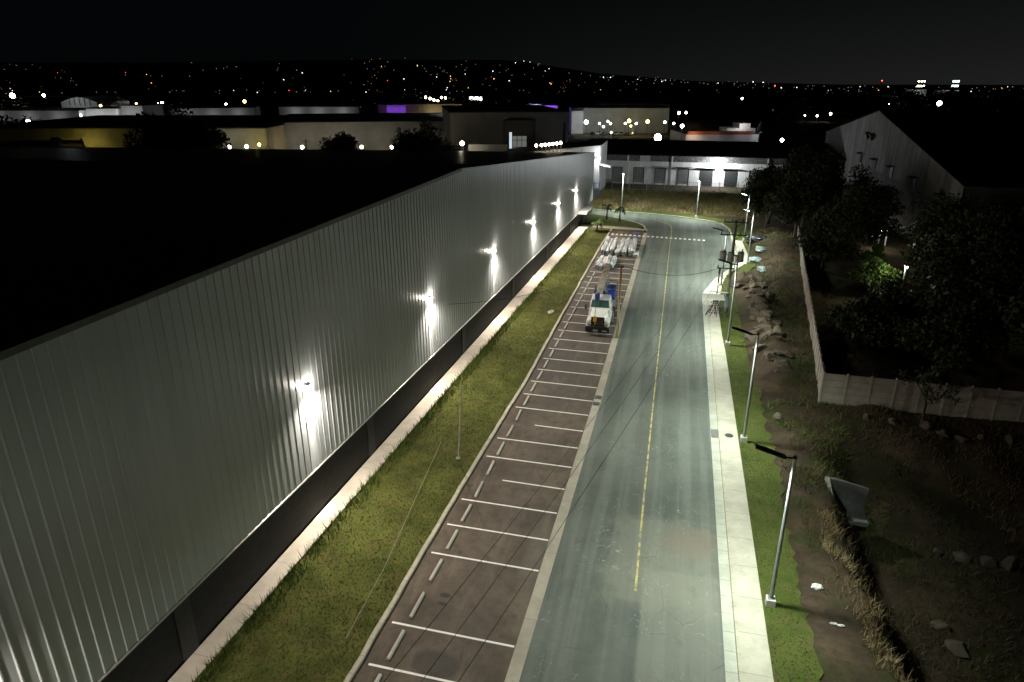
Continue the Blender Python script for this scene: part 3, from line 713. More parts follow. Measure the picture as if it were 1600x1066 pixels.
# dark mound of soil at the pavement end
V = []; F = []; K = 26
for j in range(K+1):
    for i in range(K+1):
        u = i/K*2-1; v = j/K*2-1; r_ = math.hypot(u, v); hgt = max(0, 1-r_)**.62*1.75
        V.append((u*1.75, v*2.2, hgt*(1+.3*mnoise.noise((u*2.2, v*2.2, 7))) + .10*mnoise.noise((u*7, v*7, 2))-.12))
for j in range(K):
    for i in range(K): F.append((j*(K+1)+i, j*(K+1)+i+1, (j+1)*(K+1)+i+1, (j+1)*(K+1)+i))
o = raw('soil_mound', V, F, simple('dark_soil', (.050, .034, .023), .95, 0, .35, 2.5, .6)); o.location = (8.75, 86.6, 0); o.data.polygons.foreach_set('use_smooth', [True]*len(F))
tag(o, 'mound of dark brown soil at the end of the wide pavement', 'soil mound')

# ------------------------------------------------------------------ utility poles and cables
MUP = simple('utility_pole_concrete', (.34, .33, .31), .85, 0, .25, 2)
ux, uy = 6.14, 74.9
t = thing('utility_pole', 'tall utility pole with crossarms and three grey transformers beside the road', 'utility pole', (ux, uy, 0), R(-3))
m = MB(); m.tube([(0, 0, -.1), (.0, 0, 10.1)], [.21, .13], 12); m.build('pole', MUP, t, True)
m = MB(); m.tube([(0, 0, .5), (0, 0, 1.9)], [.235, .225], 12); m.build('band', simple('pale_blue_band', (.20, .27, .33), .6), t)
for z, hw, off in ((9.9, 1.25, 0), (8.55, 1.3, -.15), (4.9, .9, -.5)):
    m = MB(); m.box((off, -.2, z), (2*hw, .10, .12)); m.tube([(0, -.18, z-.6), (.6, -.2, z-.05)], .03, 5); arm = m.build('crossarm', MDARK, t)
    for x in (-hw*.92, -hw*.3, hw*.55, hw*.92):
        m = MB(); m.lathe([(.02, 0), (.06, .06), (.03, .10), (.075, .15), (.03, .20), (.05, .27), (.01, .32)], (x+off, -.2, z+.06), 8); m.build('insulator', MDARK, arm)
MTF = simple('transformer_grey', (.36, .37, .36), .5, .2)
for x, yy in ((-.95, -.35), (-.15, -.55), (.85, -.25)):
    m = MB(); m.lathe([(.30, 0), (.34, .05), (.34, .92), (.36, .95), (.30, 1.05), (.06, 1.08)], (x, yy, 5.75), 14); tf = m.build('transformer', MTF, t, True)
    m = MB(); m.lathe([(.05, 0), (.08, .08), (.04, .14), (.07, .20), (.02, .32)], (x+.12, yy, 6.8), 8); m.build('bushing', MDARK, tf)
m = MB(); m.box((-.1, -.2, 6.4), (1.7, .10, .10)); m.build('transformer_bracket', MDARK, t)
wp = (-4.73, 63.86, -0.0)
t = thing('utility_pole', 'slim wooden pole standing at the concrete strip beside the crane truck', 'utility pole', (wp[0], wp[1], 0), R(0))
q = Mat('pale_orange_wood', .85); sp = q.n('ShaderNodeSeparateXYZ'); q.l(q.pos, sp.inputs[0]); n = q.noise(3, 5, .7, q.mapv((3, 3, .4)))
c = q.mix(q.step(sp.outputs[2], 3.2, 4.4), (.40, .36, .25), (.33, .20, .075)); c = q.mix(q.math('MULTIPLY', q.step(n, .45, .7), .6), c, (.17, .13, .07)); q.color(c)
m = MB(); m.tube([(0, 0, -.1), (.02, 0, 7.45)], [.135, .10], 10); m.build('pole', q.m, t, True)
m = MB(); m.tube([(0, -.14, .1), (0, -.12, 3.0)], .035, 6); m.build('conduit', simple('yellow_conduit', (.45, .36, .10), .6), t)
m = MB(); m.box((0, -.1, 7.2), (.5, .08, .08)); m.lathe([(.04, 0), (.06, .1), (.02, .2)], (.2, -.1, 7.24), 8); m.build('bracket', MDARK, t)
lp = (-12.9, 38.05, 0.1)
t = thing('slim_pole', 'thin leaning metal pole standing alone in the grass bank', 'pole', (lp[0], lp[1], 0)); m = MB()
m.tube([(0, 0, 0), (.34, .1, 5.5)], [.055, .04], 8); m.build('pole', simple('pale_pole', (.26, .25, .22), .6), t); m = MB(); m.lathe([(.16, 0), (.16, .14), (.07, .18)], (0, 0, .05), 10); m.build('footing', MCON, t)
def cable(label, a, b, sag, r=.018, group=None, name='overhead_cable'):
    a = Vector(a); b = Vector(b); P = []
    for i in range(33):
        u = i/32; p = a.lerp(b, u); p.z -= sag*4*u*(1-u); P.append(p)
    return tag(MB().tube(P, r, 5).build(name, MBLACK), label, 'cable', group)
e1 = (-5.68, 12.22, 9.0); e2 = (-4.78, 12.62, 8.8); e3 = (-6.83, 12.3, 8.6)
ext = lambda a, e: tuple(Vector(e)+(Vector(e)-Vector(a)).normalized()*1.0)
cable('overhead cable crossing the parking bays, lowest one of the three long spans', (ux-1.1, uy-.2, 8.9), e3, 1.0, .010)
cable('overhead cable from the transformer pole, middle one of the three long spans', (ux-.2, uy-.2, 8.9), e1, .8, .010)
cable('overhead cable crossing the road, highest one of the three long spans', (ux+1.0, uy-.2, 8.9), e2, .6, .010)
cable('sagging cable from the wooden pole to the transformer pole', (wp[0]+.2, wp[1]-.1, 7.35), (ux-1.0, uy-.3, 5.0), .9, .022)
cable('cable from the wooden pole back over the grass bank to the warehouse', (wp[0]-.2, wp[1]-.1, 7.3), (-18.3, 52, 6.2), .8, .016)
rope = [(x, y, .30+.02*math.sin(y*2)) for x, y in [(-12.96, 21.56), (-13.19, 26.39), (-13.82, 32.07), (-14.67, 39.75)]]
tag(MB().tube(rope, .013, 5).build('guide_rope', simple('white_rope', (.32, .32, .28), .8)), 'thin white guide rope stretched along the grass bank', 'rope')
for (x, y), l in zip([(-12.98, 21.6), (-14.7, 39.84)], ('nearer thin stake of the guide rope on the bank', 'farther thin stake of the guide rope on the bank')):
    tag(MB().tube([(x, y, .0), (x, y, .34)], .02, 6).build('stake', MWOOD), l, 'stake')

# equipment stand with white panels on the pavement
t = thing('equipment_stand', 'small stand with tilted white panels on crossed legs, on the pavement', 'stand', (4.85, 72.9, .13)); t.scale = (1.3, 1.3, 1.2)
m = MB(); m.box((-.25, -.2, 1.75), (1.75, .85, .05), R(4), R(16)); m.build('panel', MWPAINT, t); m = MB(); m.box((.2, .75, 1.95), (1.6, .8, .05), R(-8), R(-14)); m.build('panel', MWPAINT, t)
m = MB(); m.tube([(.05, .3, 0), (.05, .3, 4.0)], .04, 8); m.box((.05, .3, 4.0), (.16, .12, .45)); m.build('mast', MDARK, t)
m = MB()
for i in range(9):
    a = i*.7; m.tube([(math.cos(a)*.75, math.sin(a)*.45, 0), (math.cos(a+2.2)*.3, math.sin(a+2.2)*.2, 1.7)], .028, 5)
for z in (.35, .8, 1.2): m.tube([(math.cos(i*.698)*(.7-z*.25), math.sin(i*.698)*(.45-z*.15), z) for i in range(10)], .022, 5)
m.build('leg_frame', MDARK, t)
m = MB(); m.tube([(.05, .3, 3.7), (.5, .5, 3.2), (1.1, .9, 3.6), (1.35, 1.6, 4.8)], .03, 5); m.build('cable', MBLACK, t)

# ------------------------------------------------------------------ crane truck (nose towards the camera, -Y)
t = thing('crane_truck', 'white boom truck with black grille parked across the bays beside the strip', 'truck', (-6.75, 64.0, 0), R(1.0)); t.scale = (1.07, 1.07, 1.07)
MTW = simple('truck_white', (.88, .89, .87), .28, 0, .04); MCHR = simple('grille_grey', (.10, .10, .105), .35, .6)
m = MB(); m.box((0, 5.2, .72), (.95, 9.6, .24)); m.build('chassis', MDARK, t)
def loft(secs):   # sections: (y, half width bottom, half width top, z0, z1)
    mb = MB(); vs = []
    for y, a, b, z0, z1 in secs: vs += [(-a, y, z0), (a, y, z0), (a, y, z0+(z1-z0)*.55), (b, y, z1), (-b, y, z1), (-a, y, z0+(z1-z0)*.55)]
    fs = [tuple(range(5, -1, -1))]; n = len(secs)
    for i in range(n-1):
        for k in range(6): fs.append((i*6+k, i*6+(k+1) % 6, (i+1)*6+(k+1) % 6, (i+1)*6+k))
    fs.append(tuple(range((n-1)*6, n*6))); return mb.add(vs, fs)
loft([(.42, .62, .55, .95, 1.62), (.7, .68, .6, .9, 1.78), (1.95, .86, .74, .9, 1.98)]).build('hood', MTW, t, False, .05)
loft([(1.9, 1.02, .95, .8, 2.0), (2.02, 1.04, .98, .8, 2.08), (2.45, 1.04, .86, .8, 2.82), (2.6, 1.04, .86, .8, 2.9), (3.75, 1.04, .86, .8, 2.92), (3.85, 1.02, .84, .82, 2.85)]).build('cab', MTW, t, False, .03)
m = MB(); m.quad((-.86, 2.0, 2.12), (.86, 2.0, 2.12), (.78, 2.36, 2.74), (-.78, 2.36, 2.74)); m.build('windscreen', simple('tinted_glass', (.05, .105, .10), .06, 0, .3, 1.2), t)
m = MB(); m.box((0, 2.165, 2.43), (.04, .03, .68), 0, R(-30)); m.build('windscreen_post', MDARK, t)
for s in (-1, 1):
    m = MB(); m.add([(s*1.055, 2.5, 1.75), (s*1.055, 3.5, 1.75), (s*.935, 3.45, 2.62), (s*.935, 2.75, 2.62)], [(0, 1, 2, 3)]); m.build('side_window', MGLASS, t)
    m = MB(); m.box((s*.86, 1.0, 1.08), (.46, 1.5, .55), 0, 0, 0, .8); m.build('fender', MTW, t, False, .07)
    m = MB(); m.box((s*.84, .235, 1.12), (.36, .06, .20)); m.build('headlight', simple('headlight_glass', (.62, .60, .52), .15), t)
    m = MB(); m.box((s*1.32, 2.0, 2.1), (.20, .10, .42)); m.tube([(s*1.04, 2.1, 2.3), (s*1.3, 2.0, 2.32)], .02, 5); m.build('mirror', MDARK, t)
    for yy, wd in ((1.05, .28), (7.3, .5), (8.5, .5)):
        m = MB(); m.disc((s*(.95 if wd < .4 else .88), yy, .5), .5, 'x', wd, 20); wl = m.build('wheel', MRUB, t, False, .03)
        m = MB(); m.disc((s*(.95 if wd < .4 else .88)+s*wd*.5, yy, .5), .27, 'x', .05, 14); m.build('rim', MGALV, wl)
m = MB(); m.box((0, .37, 1.30), (1.24, .10, .78)); gr = m.build('grille', MBLACK, t)
m = MB()
for i in range(5): m.box((.1, .31, 1.05+.125*i), (.86, .03, .045))
m.build('grille_bar', MCHR, gr)
m = MB(); m.box((0, .1, .62), (2.2, .26, .42)); m.box((0, -.04, .70), (1.4, .06, .12)); m.build('bumper', MBLACK, t, False, .03)
m = MB(); m.box((-.15, -.04, .52), (.46, .03, .16)); m.box((.7, -.04, .50), (.46, .03, .12)); m.build('bumper_plate', MGALV, t)
m = MB(); m.tube([(-.9, .2, 1.0), (-.35, .22, .82), (0, .22, 1.0), (.35, .22, .82), (.9, .2, 1.0)], .05, 6); m.build('front_winch_bar', MDARK, t)
m = MB(); m.box((0, 7.1, 1.02), (2.3, 6.4, .16)); m.build('bed', simple('bed_grey', (.26, .27, .27), .6, .2), t)
for s in (-1, 1):
    m = MB(); m.box((s*1.06, 4.9, 1.45), (.28, 1.5, .72)); m.build('side_locker', MGALV, t, False, .02)
m = MB(); m.tube([(0, 8.6, 1.1), (0, 8.6, 2.4)], [.38, .30], 12); m.box((0, 8.6, 2.7), (.62, .8, .8)); m.build('crane_turret', MGALV, t)
m = MB(); a = Vector((-.05, 9.6, 4.15)); b = Vector((-.28, 2.2, 3.15)); d_ = (b-a)
m.box(tuple(a.lerp(b, .40)), (.52, (d_).length*.80, .58), math.atan2(-d_.x, d_.y)+math.pi, math.atan2(d_.z, abs(d_.y))*-1)
boom = m.build('boom', simple('boom_tan', (.56, .50, .42), .5, 0, .25, 2), t, False, .02)
m = MB(); m.box(tuple(a.lerp(b, .88)), (.30, d_.length*.26, .36), math.atan2(-d_.x, d_.y)+math.pi, math.atan2(d_.z, abs(d_.y))*-1); m.build('boom_extension', simple('boom_grey', (.36, .35, .33), .5), boom)
m = MB(); m.box(tuple(a), (.55, .5, .5)); m.build('boom_winch', MBLACK, boom)
m = MB(); m.tube([(.25, 8.5, 2.2), (.02, 6.0, 3.45)], [.11, .09], 8); m.build('boom_ram', MGALV, boom)
m = MB(); m.box((-.3, 2.3, 3.12), (.44, .75, .62), R(2), R(-8)); m.build('boom_tip', simple('boom_tip_blue', (.025, .055, .24), .4), boom, False, .03)
m = MB(); m.tube([(-.3, 2.0, 2.9), (-.28, .20, 2.0)], .018, 5); m.tube([(-.3, 2.0, 2.9), (-.28, .22, 1.75)], .018, 5); m.build('hoist_line', MBLACK, boom)
m = MB(); m.box((-.26, .22, 1.55), (.30, .22, .50)); m.tube([(-.26, .2, 1.3), (-.16, .2, 1.12), (-.30, .2, 1.05)], .05, 6); m.build('hook_block', simple('hook_yellow', (.52, .33, .03), .5), boom, False, .03)
m = MB()
for x in (.25, 1.1):
    for y in (5.9, 9.2): m.box((x, y, 1.95), (.07, .07, 1.75))
for z in (1.5, 2.8):
    for x in (.25, 1.1): m.box((x, 7.55, z), (.06, 3.3, .06))
    for y in (5.9, 9.2): m.box((.68, y, z), (.85, .06, .06))
m.build('rack', simple('rack_blue_grey', (.14, .18, .24), .5, .2), t)
m = MB(); m.box((.68, 7.4, 2.05), (.78, 2.4, 1.1)); m.build('covered_load', simple('blue_tarpaulin', (.025, .05, .34), .5, 0, .3, 2), t, False, .08)
m = MB(); m.box((-1.05, 7.5, 1.75), (.06, 3.6, 1.2)); m.build('side_rack', simple('rack_slate', (.10, .13, .17), .5), t)
m = MB(); m.box((.65, 5.75, 1.6), (.9, .14, .34)); m.build('warning_board', simple('warning_board_yellow', (.50, .38, .05), .5, 0, .5, 4), t)
for s in (-1, 1):
    m = MB(); m.box((s*1.1, 4.05, .7), (.22, .22, 1.1)); m.box((s*1.1, 4.05, .12), (.4, .4, .08)); m.build('outrigger', MGALV, t)

# ------------------------------------------------------------------ bundles of roofing sheets under white wrap
q = Mat('white_plastic_wrap', .35, 0); n = q.noise(1.6, 6, .7, q.mapv((1.8, .5, 1)))
q.color(q.mix(q.step(n, .35, .62), (.40, .42, .43), (.84, .86, .87))).bump(q.noise(3, 5, .7, q.mapv((2, .7, 1))), .7, .08); MWRAP = q.m
GW = 'wrapped bundles of metal sheets on the parking bays'
def bundle(x, y, L_, wd, h, rz, label):
    sd = random.uniform(0, 99); V = []; F = []; NU = 12; NV = 30
    for j in range(NV+1):
        v = j/NV
        for i in range(NU+1):
            a = math.pi*i/NU; cx = -math.cos(a); hh = math.sin(a)**.24
            wv = mnoise.noise((v*5+sd, i*.3, 0)); w2 = mnoise.noise((v*11+sd, i*.9, 4))
            V.append((cx*wd*.5*(1+.22*wv), (v-.5)*L_*(1+.015*w2), max(0, hh*h*(1+.16*wv+.10*w2+.22*abs(mnoise.noise((i*.9+sd, v*1.3, 8)))) * (1 if .02 < v < .98 else .78))))
    for j in range(NV):
        for i in range(NU): F.append((j*(NU+1)+i, j*(NU+1)+i+1, (j+1)*(NU+1)+i+1, (j+1)*(NU+1)+i))
    th = thing('wrapped_bundle', label, 'bundle', (x, y, .0), rz, GW)
    o = raw('wrap', V, F, MWRAP, th)
    m = MB()
    for k in range(5): m.box((0, 0, .06+h*.15*k), (wd*.72, L_*1.02, h*.11))
    m.build('sheet_stack', MGALV, th); return th
B1 = [(-10.0, .62), (-9.4, .55), (-8.75, .62), (-8.1, .6), (-7.5, .55), (-6.95, .62), (-6.35, .5), (-5.85, .55)]
BL = ['leftmost', 'second from the left', 'third from the left', 'fourth from the left', 'fifth from the left', 'third from the right', 'second from the right', 'rightmost long one']
for (x, wd), l in zip(B1, BL): bundle(x, 101.6+random.uniform(-.5, .5), 8.2+random.uniform(-.7, .7), wd*1.08, .75+random.uniform(-.12, .25), R(random.uniform(-3, 3)+1), 'white wrapped bundle in the far row of eight, %s' % l)
bundle(-5.25, 98.2, 2.3, .75, .45, 0, 'short white wrapped bundle beside the strip, right of the far row')
for (x, l) in zip((-9.75, -9.2, -8.6, -8.05), ('leftmost', 'second from the left', 'second from the right', 'rightmost')):
    bundle(x, 92.0+random.uniform(-.4, .4), 5.0, .62, .7+random.uniform(-.1, .2), R(random.uniform(-5, 5)), 'white wrapped bundle in the nearer row of four behind the truck, %s' % l)

# ------------------------------------------------------------------ palms at the warehouse corner
def palm(loc, h, fr, label, m):
    t = thing('palm_tree', label, 'palm', loc, 0, 'small palms near the warehouse corner')
    MB().tube([(0, 0, -.1), (.03, .02, h*.5), (.06, .03, h)], [.22, .13, .09], 8).build('trunk', MBARK, t, True)
    V = []; F = []
    for k in range(13):
        a = k*2.4+random.uniform(-.2, .2); el_ = random.uniform(.15, 1.2); L_ = fr*random.uniform(.8, 1.1); pr = Vector((.06, .03, h))
        for s_ in range(9):
            u = s_/8; el2 = el_ - u*1.75; d = Vector((math.cos(a)*math.cos(el2), math.sin(a)*math.cos(el2), math.sin(el2)))
            p2 = pr + d*L_/9; sd = Vector((-math.sin(a), math.cos(a), 0))
            for sg in (-1, 1):
                ln = .55*fr*.55*math.sin(math.pi*min(1, u*.9+.12)); o = len(V)
                V += [tuple(pr), tuple(p2), tuple(p2 + sd*sg*ln + d*ln*.5 - Vector((0, 0, ln*.55)))]; F.append((o, o+1, o+2))
            pr = p2
    raw('crown', V, F, m, t); return t
pp = [(-12.7, 113.23, 0.05), (-12.33, 124.49, 0.1), (-9.9, 123.23, 0.1)]
palm((pp[0][0], pp[0][1]-.4, .05), 1.5, 1.7, 'bright green stocky palm at the end of the footpath', MLEAF2)
palm((pp[1][0], pp[1][1], .1), 2.1, 1.6, 'small dark palm on the lawn island beside the warehouse corner', MLEAF)
palm((pp[2][0], pp[2][1], .1), 2.0, 1.6, 'small dark palm on the lawn island nearer the road bend', MLEAF)

# ------------------------------------------------------------------ concrete fence on the right
MFEN = concrete('fence_panel_concrete', (.44, .40, .35), None, 1, .5)
def fence(label, a, b, h, zof):
    a = Vector(a); b = Vector(b); L_ = (b-a).length; n = max(1, round(L_/1.75)); rz = math.atan2(b.y-a.y, b.x-a.x)
    t = thing('concrete_fence', label, 'fence', (a.x, a.y, 0), rz)
    for i in range(n+1):
        x = L_*i/n; p = a.lerp(b, i/n); z = zof(p.x, p.y)
        m = MB(); m.box((x, 0, z+h/2-.2), (.14, .16, h+.5)); po = m.build('post', MFEN, t)
        if i % 2 == 0:
            m = MB(); m.tube([(x, 0, z+h), (x, .04, z+h+.55)], .018, 5); m.build('rebar', MDARK, po)
        if i < n:
            p2 = a.lerp(b, (i+.5)/n); z2 = zof(p2.x, p2.y); m = MB()
            for k in range(5): m.box((x+L_/n/2, 0, z2-.15+(h+.1)/5*(k+.5)), (L_/n-.15, .07, (h+.1)/5-.025))
            m.build('panel', MFEN, t)
    return t
fence('long weathered concrete panel fence running along the dark slope', (12.2, 53.2), (18.4, 112.2), 2.65, lambda x, y: .0+.3*sm((y-56)/8)*0)
fence('concrete panel fence facing the camera above the ditch', (12.2, 53.0), (34.5, 52.6), 2.65, lambda x, y: .0)
MCOND = concrete('dark_concrete', (.15, .155, .15))  # darker concrete tone for the culvert back wall and apron
# culvert headwall in the ditch
t = thing('culvert_headwall', 'grey concrete culvert headwall with a wing wall in the dark ditch', 'culvert', (10.95, 41.2, 0))
m = MB(); m.add([(.0, 0, -2.0), (2.3, .0, -2.0), (2.35, 0, -.30), (.25, 0, .15), (0, 0, .15), (.0, .22, -2.0), (2.3, .22, -2.0), (2.35, .22, -.30), (.25, .22, .15), (0, .22, .15)], [(4, 3, 2, 1, 0), (5, 6, 7, 8, 9), (0, 1, 6, 5), (1, 2, 7, 6), (2, 3, 8, 7), (3, 4, 9, 8), (4, 0, 5, 9)]); m.build('back_wall', MCOND, t)
m = MB(); m.add([(-.28, -2.4, -2.3), (.0, -2.4, -2.3), (-.02, .22, -2.3), (-.28, .22, -2.3), (-.28, -2.4, -.55), (.0, -2.4, -.55), (-.02, .22, .15), (-.28, .22, .15)], [(3, 2, 1, 0), (4, 5, 6, 7), (0, 1, 5, 4), (1, 2, 6, 5), (2, 3, 7, 6), (3, 0, 4, 7)]); m.build('wing_wall', MCON, t)
m = MB(); m.box((1.2, -.7, -2.05), (2.2, 1.3, .3)); m.build('apron', MCOND, t)

# litter and tarpaulins
def crumple(name, loc, s, m, label, cat, fl=.5):
    bm = bmesh.new(); bmesh.ops.create_icosphere(bm, subdivisions=3, radius=1); sd = random.uniform(0, 99)
    for v in bm.verts: v.co *= 1+.45*mnoise.noise(v.co*2.2+Vector((sd, 0, 0))); v.co = Vector((v.co.x*s[0], v.co.y*s[1], max(-.25, v.co.z)*s[2]))
    me = bpy.data.meshes.new(name); bm.to_mesh(me); bm.free(); me.materials.append(m); o = bpy.data.objects.new(name, me); C.objects.link(o); o.location = loc
    return tag(o, label, cat)
l1 = (8.49, 30.59, 0.0); l2 = (8.97, 28.12, 0.0)
crumple('litter_bag', (l1[0], l1[1], hz(l1[0], l1[1])+.06), (.26, .18, .16), MWRAP, 'crumpled white bag lying on the bare dirt strip', 'bag')
for k, (dx, l) in enumerate(((-.16, 'white scrap of litter on the dirt, left of the pair'), (.16, 'white scrap of litter on the dirt, right of the pair'))):
    crumple('litter_scrap', (l2[0]+dx, l2[1]-k*.05, hz(l2[0], l2[1])+.04), (.16, .06, .06), MWRAP, l, 'litter')
MTARP = simple('blue_grey_tarpaulin', (.16, .22, .24), .5, 0, .4, 1.5); MTARPD = simple('dark_tarpaulin', (.012, .016, .028), .4)
tp = [(12.75, 110.38, 0.3), (12.53, 103.87, 0.3), (11.42, 99.3, 0.3), (11.56, 93.31, 0.3)]
for p, s, m_, l in zip(tp, ((1.9, 1.3, .55), (.9, 1.6, .28), (1.0, 1.3, .2), (.55, 1.3, .25)), (MTARPD, MTARP, MTARP, MTARP), ('heap under a dark navy tarpaulin on the slope beside the verge', 'blue grey tarpaulin strip just below the navy heap', 'flat pale tarpaulin between the navy heap and the soil mound', 'narrow pale tarpaulin beside the dark soil mound')):
    crumple('tarpaulin', (p[0], p[1], hz(p[0], p[1])+.1), s, m_, l, 'tarpaulin')
# ------------------------------------------------------------------ buildings behind
YAW = R(13.57)
MWALLW = simple('white_cladding', (.46, .46, .45), .6, 0, .1, .3); MCREAM = simple('cream_cladding', (.34, .30, .19), .8, 0, .12, .3)
MGREY = simple('grey_cladding', (.14, .14, .135), .8, 0, .12, .2); MDW = simple('dull_white_render', (.30, .30, .29), .8, 0, .15, .2)
MROLL = simple('roller_door_grey', (.16, .165, .165), .5, .2, .15, 1.0); MRFD = simple('black_roof', (.012, .012, .012), .8)
def slab(root, name, m, x0, x1, y0, y1, z0, z1):
    return MB().box(((x0+x1)/2, (y0+y1)/2, (z0+z1)/2), (x1-x0, y1-y0, z1-z0)).build(name, m, root)
# long white warehouse with loading doors beyond the bend
q = Mat('old_ribbed_white', .6, .1); sp = q.n('ShaderNodeSeparateXYZ'); q.l(q.pos, sp.inputs[0]); wv = q.math('SINE', q.math('MULTIPLY', sp.outputs[0], 14.0))
n = q.noise(.35, 6, .7); st = q.noise(1.2, 5, .65, q.mapv((2.2, 1, .22)))
c = q.mix(q.step(n, .3, .7), (.60, .60, .58), (.76, .76, .74)); c = q.mix(q.math('MULTIPLY', q.step(st, .45, .7), .4), c, (.30, .295, .28)); c = q.mix(q.math('MULTIPLY', q.step(wv, .2, .9), .15), c, (.2, .2, .2)); q.color(c); MOLD = q.m
q = Mat('louvre_band', .6); n = q.noise(2.2, 5, .8, q.mapv((2.5, 1, 1))); q.color(q.mix(q.step(n, .50, .66), (.05, .05, .05), (.36, .36, .36))); MLOUV = q.m
t = thing('warehouse', 'long white warehouse with grey loading doors beyond the road bend', 'building', (0, 171.3, 0))
slab(t, 'wall', MOLD, -24, 35.7, 0, 24, -.1, 5.35)
slab(t, 'louvre_band', MLOUV, -23.9, 35.6, .08, 23.9, 5.35, 6.75)
m = MB(); m.add([(-25, -.9, 6.75), (36, -.9, 6.75), (36, 24, 8.3), (-25, 24, 8.3), (-25, -.9, 6.9), (36, -.9, 6.9), (36, 24, 8.45), (-25, 24, 8.45)], [(3, 2, 1, 0), (4, 5, 6, 7), (0, 1, 5, 4), (1, 2, 6, 5), (2, 3, 7, 6), (3, 0, 4, 7)]); m.build('roof', MRFD, t)
for x in (-23, -12.5, -2.1, 8.9, 19.5, 30): slab(t, 'pilaster', MOLD, x-.16, x+.16, -.18, 0, -.1, 6.7)
slab(t, 'white_panel', MWALLW, -9.7, -7.3, -.03, .06, 5.3, 6.8)
DX = [(-15.0, 1.15, 0), (-9.8, 1.15, 0), (-4.7, 1.15, 1), (.7, 1.2, 1), (6.0, 1.35, 2), (11.6, 1.25, 3), (17.0, 1.25, 0), (22.4, 1.25, 0)]
MDOORB = simple('dark_door', (.03, .032, .034), .5)
for x, w_, cv in DX:
    d_ = slab(t, 'loading_door', MDOORB if cv >= 2 else MROLL, x-w_, x+w_, -.06, .04, .35 if cv < 2 else 0, 3.75)
    m = MB()
    for s in (-1, 1): m.box((x+s*(w_+.08), -.05, 1.95), (.14, .14, 3.8))
    m.box((x, -.05, 3.85), (2*w_+.3, .14, .16)); m.build('frame', MDARK, d_)
    if cv:
        m = MB(); m.box((x-.1, -.5, 4.2), (2*w_+1.6, 1.0, .10), 0, R(-10)); m.build('awning', MWPAINT if cv >= 2 else MDARK, t)
lamp = thing('wall_lamp', 'bright white floodlight on the long warehouse above the loading doors', 'wall lamp', (8.4, 170.5, 5.9))
m = MB(); m.box((0, .25, 0), (.5, .3, .3)); m.build('housing', MDARK, lamp); m = MB(); m.lathe([(.05, -.3), (.34, -.12), (.34, .12), (.05, .3)], (0, -.05, 0), 12); m.build('lens', emit('flood_white', LWHITE, 60), lamp)
lamp_light('POINT', (0, -2.4, -.1), 4600, LWHITE, lamp, .15)
# annex at the left of it, past the warehouse corner
t = thing('annex_building', 'dim white building wall with a lit white awning past the warehouse corner', 'building', (-17.2, 150.5, 0))
m = MB(); m.add([(-40, 0, -.1), (0, 0, -.1), (0, 0, 10.6), (-40, 0, 6.5), (-40, 16, -.1), (0, 16, -.1), (0, 16, 10.6), (-40, 16, 6.5)], [(0, 1, 2, 3), (1, 5, 6, 2), (4, 7, 6, 5), (0, 3, 7, 4)]); m.build('wall', MOLD, t)
m = MB(); m.add([(-40.4, -.4, 6.5), (.4, -.4, 10.7), (.4, 16.4, 10.7), (-40.4, 16.4, 6.5)], [(0, 1, 2, 3)]); m.build('roof', MRFD, t)
m = MB(); m.box((1.2, 2.4, 6.3), (2.4, 3.0, .12), 0, 0, R(12)); m.build('awning', MWPAINT, t)
lamp = thing('wall_lamp', 'glowing lamp on the annex wall just above its white awning', 'wall lamp', (-17.05, 150.2, 8.1)); m = MB(); m.box((0, .15, 0), (.3, .2, .4)); m.build('housing', MDARK, lamp); m = MB(); m.box((.02, -.02, -.05), (.34, .14, .34)); m.build('lens', emit('annex_lamp_lens', LWHITE, 40), lamp)
lamp_light('POINT', (1.2, -.6, -.1), 1700, LWHITE, lamp, .15)
t = thing('steel_rack', 'blue steel rack standing at the annex behind the warehouse corner', 'rack', (-17.6, 146.5, 0)); m = MB()
for x in (-1.2, 0, 1.2):
    for y in (-.6, .6): m.box((x, y, 1.9), (.10, .10, 3.8))
for z in (1.0, 2.2, 3.4): m.box((0, 0, z), (2.6, 1.4, .08))
m.build('frame', simple('rack_blue', (.05, .09, .30), .5), t); m = MB(); m.box((0, 0, 1.5), (2.2, 1.1, .8)); m.build('load', simple('load_grey', (.12, .13, .14)), t)
# chain link fence
t = thing('chain_link_fence', 'chain link fence with thin posts in front of the long white warehouse', 'fence', (-19, 160.6, 0), R(-3))
for i in range(9):
    m = MB(); m.tube([(i*3.95, 0, -.3), (i*3.95, 0, 2.6)], .05, 6); m.tube([(i*3.95, 0, 2.6), (i*3.95, -.25, 2.9)], .03, 5); m.build('post', MGALV, t)
V = []; F = []
for k in range(130):
    for sg in (0, 1):
        x0 = k*.26 if not sg else k*.26+2.2; x1 = x0 + (2.2 if not sg else -2.2); o = len(V)
        V += [(x0, 0, 0.1), (x0+.012, 0, .1), (x1+.012, 0, 2.3), (x1, 0, 2.3)]; F.append((o, o+1, o+2, o+3))
raw('wire_mesh', V, F, MGALV, t)
m = MB(); m.tube([(0, 0, 2.35), (31.6, 0, 2.35)], .03, 5); m.tube([(0, 0, .3), (31.6, 0, .3)], .03, 5); m.build('rail', MGALV, t)

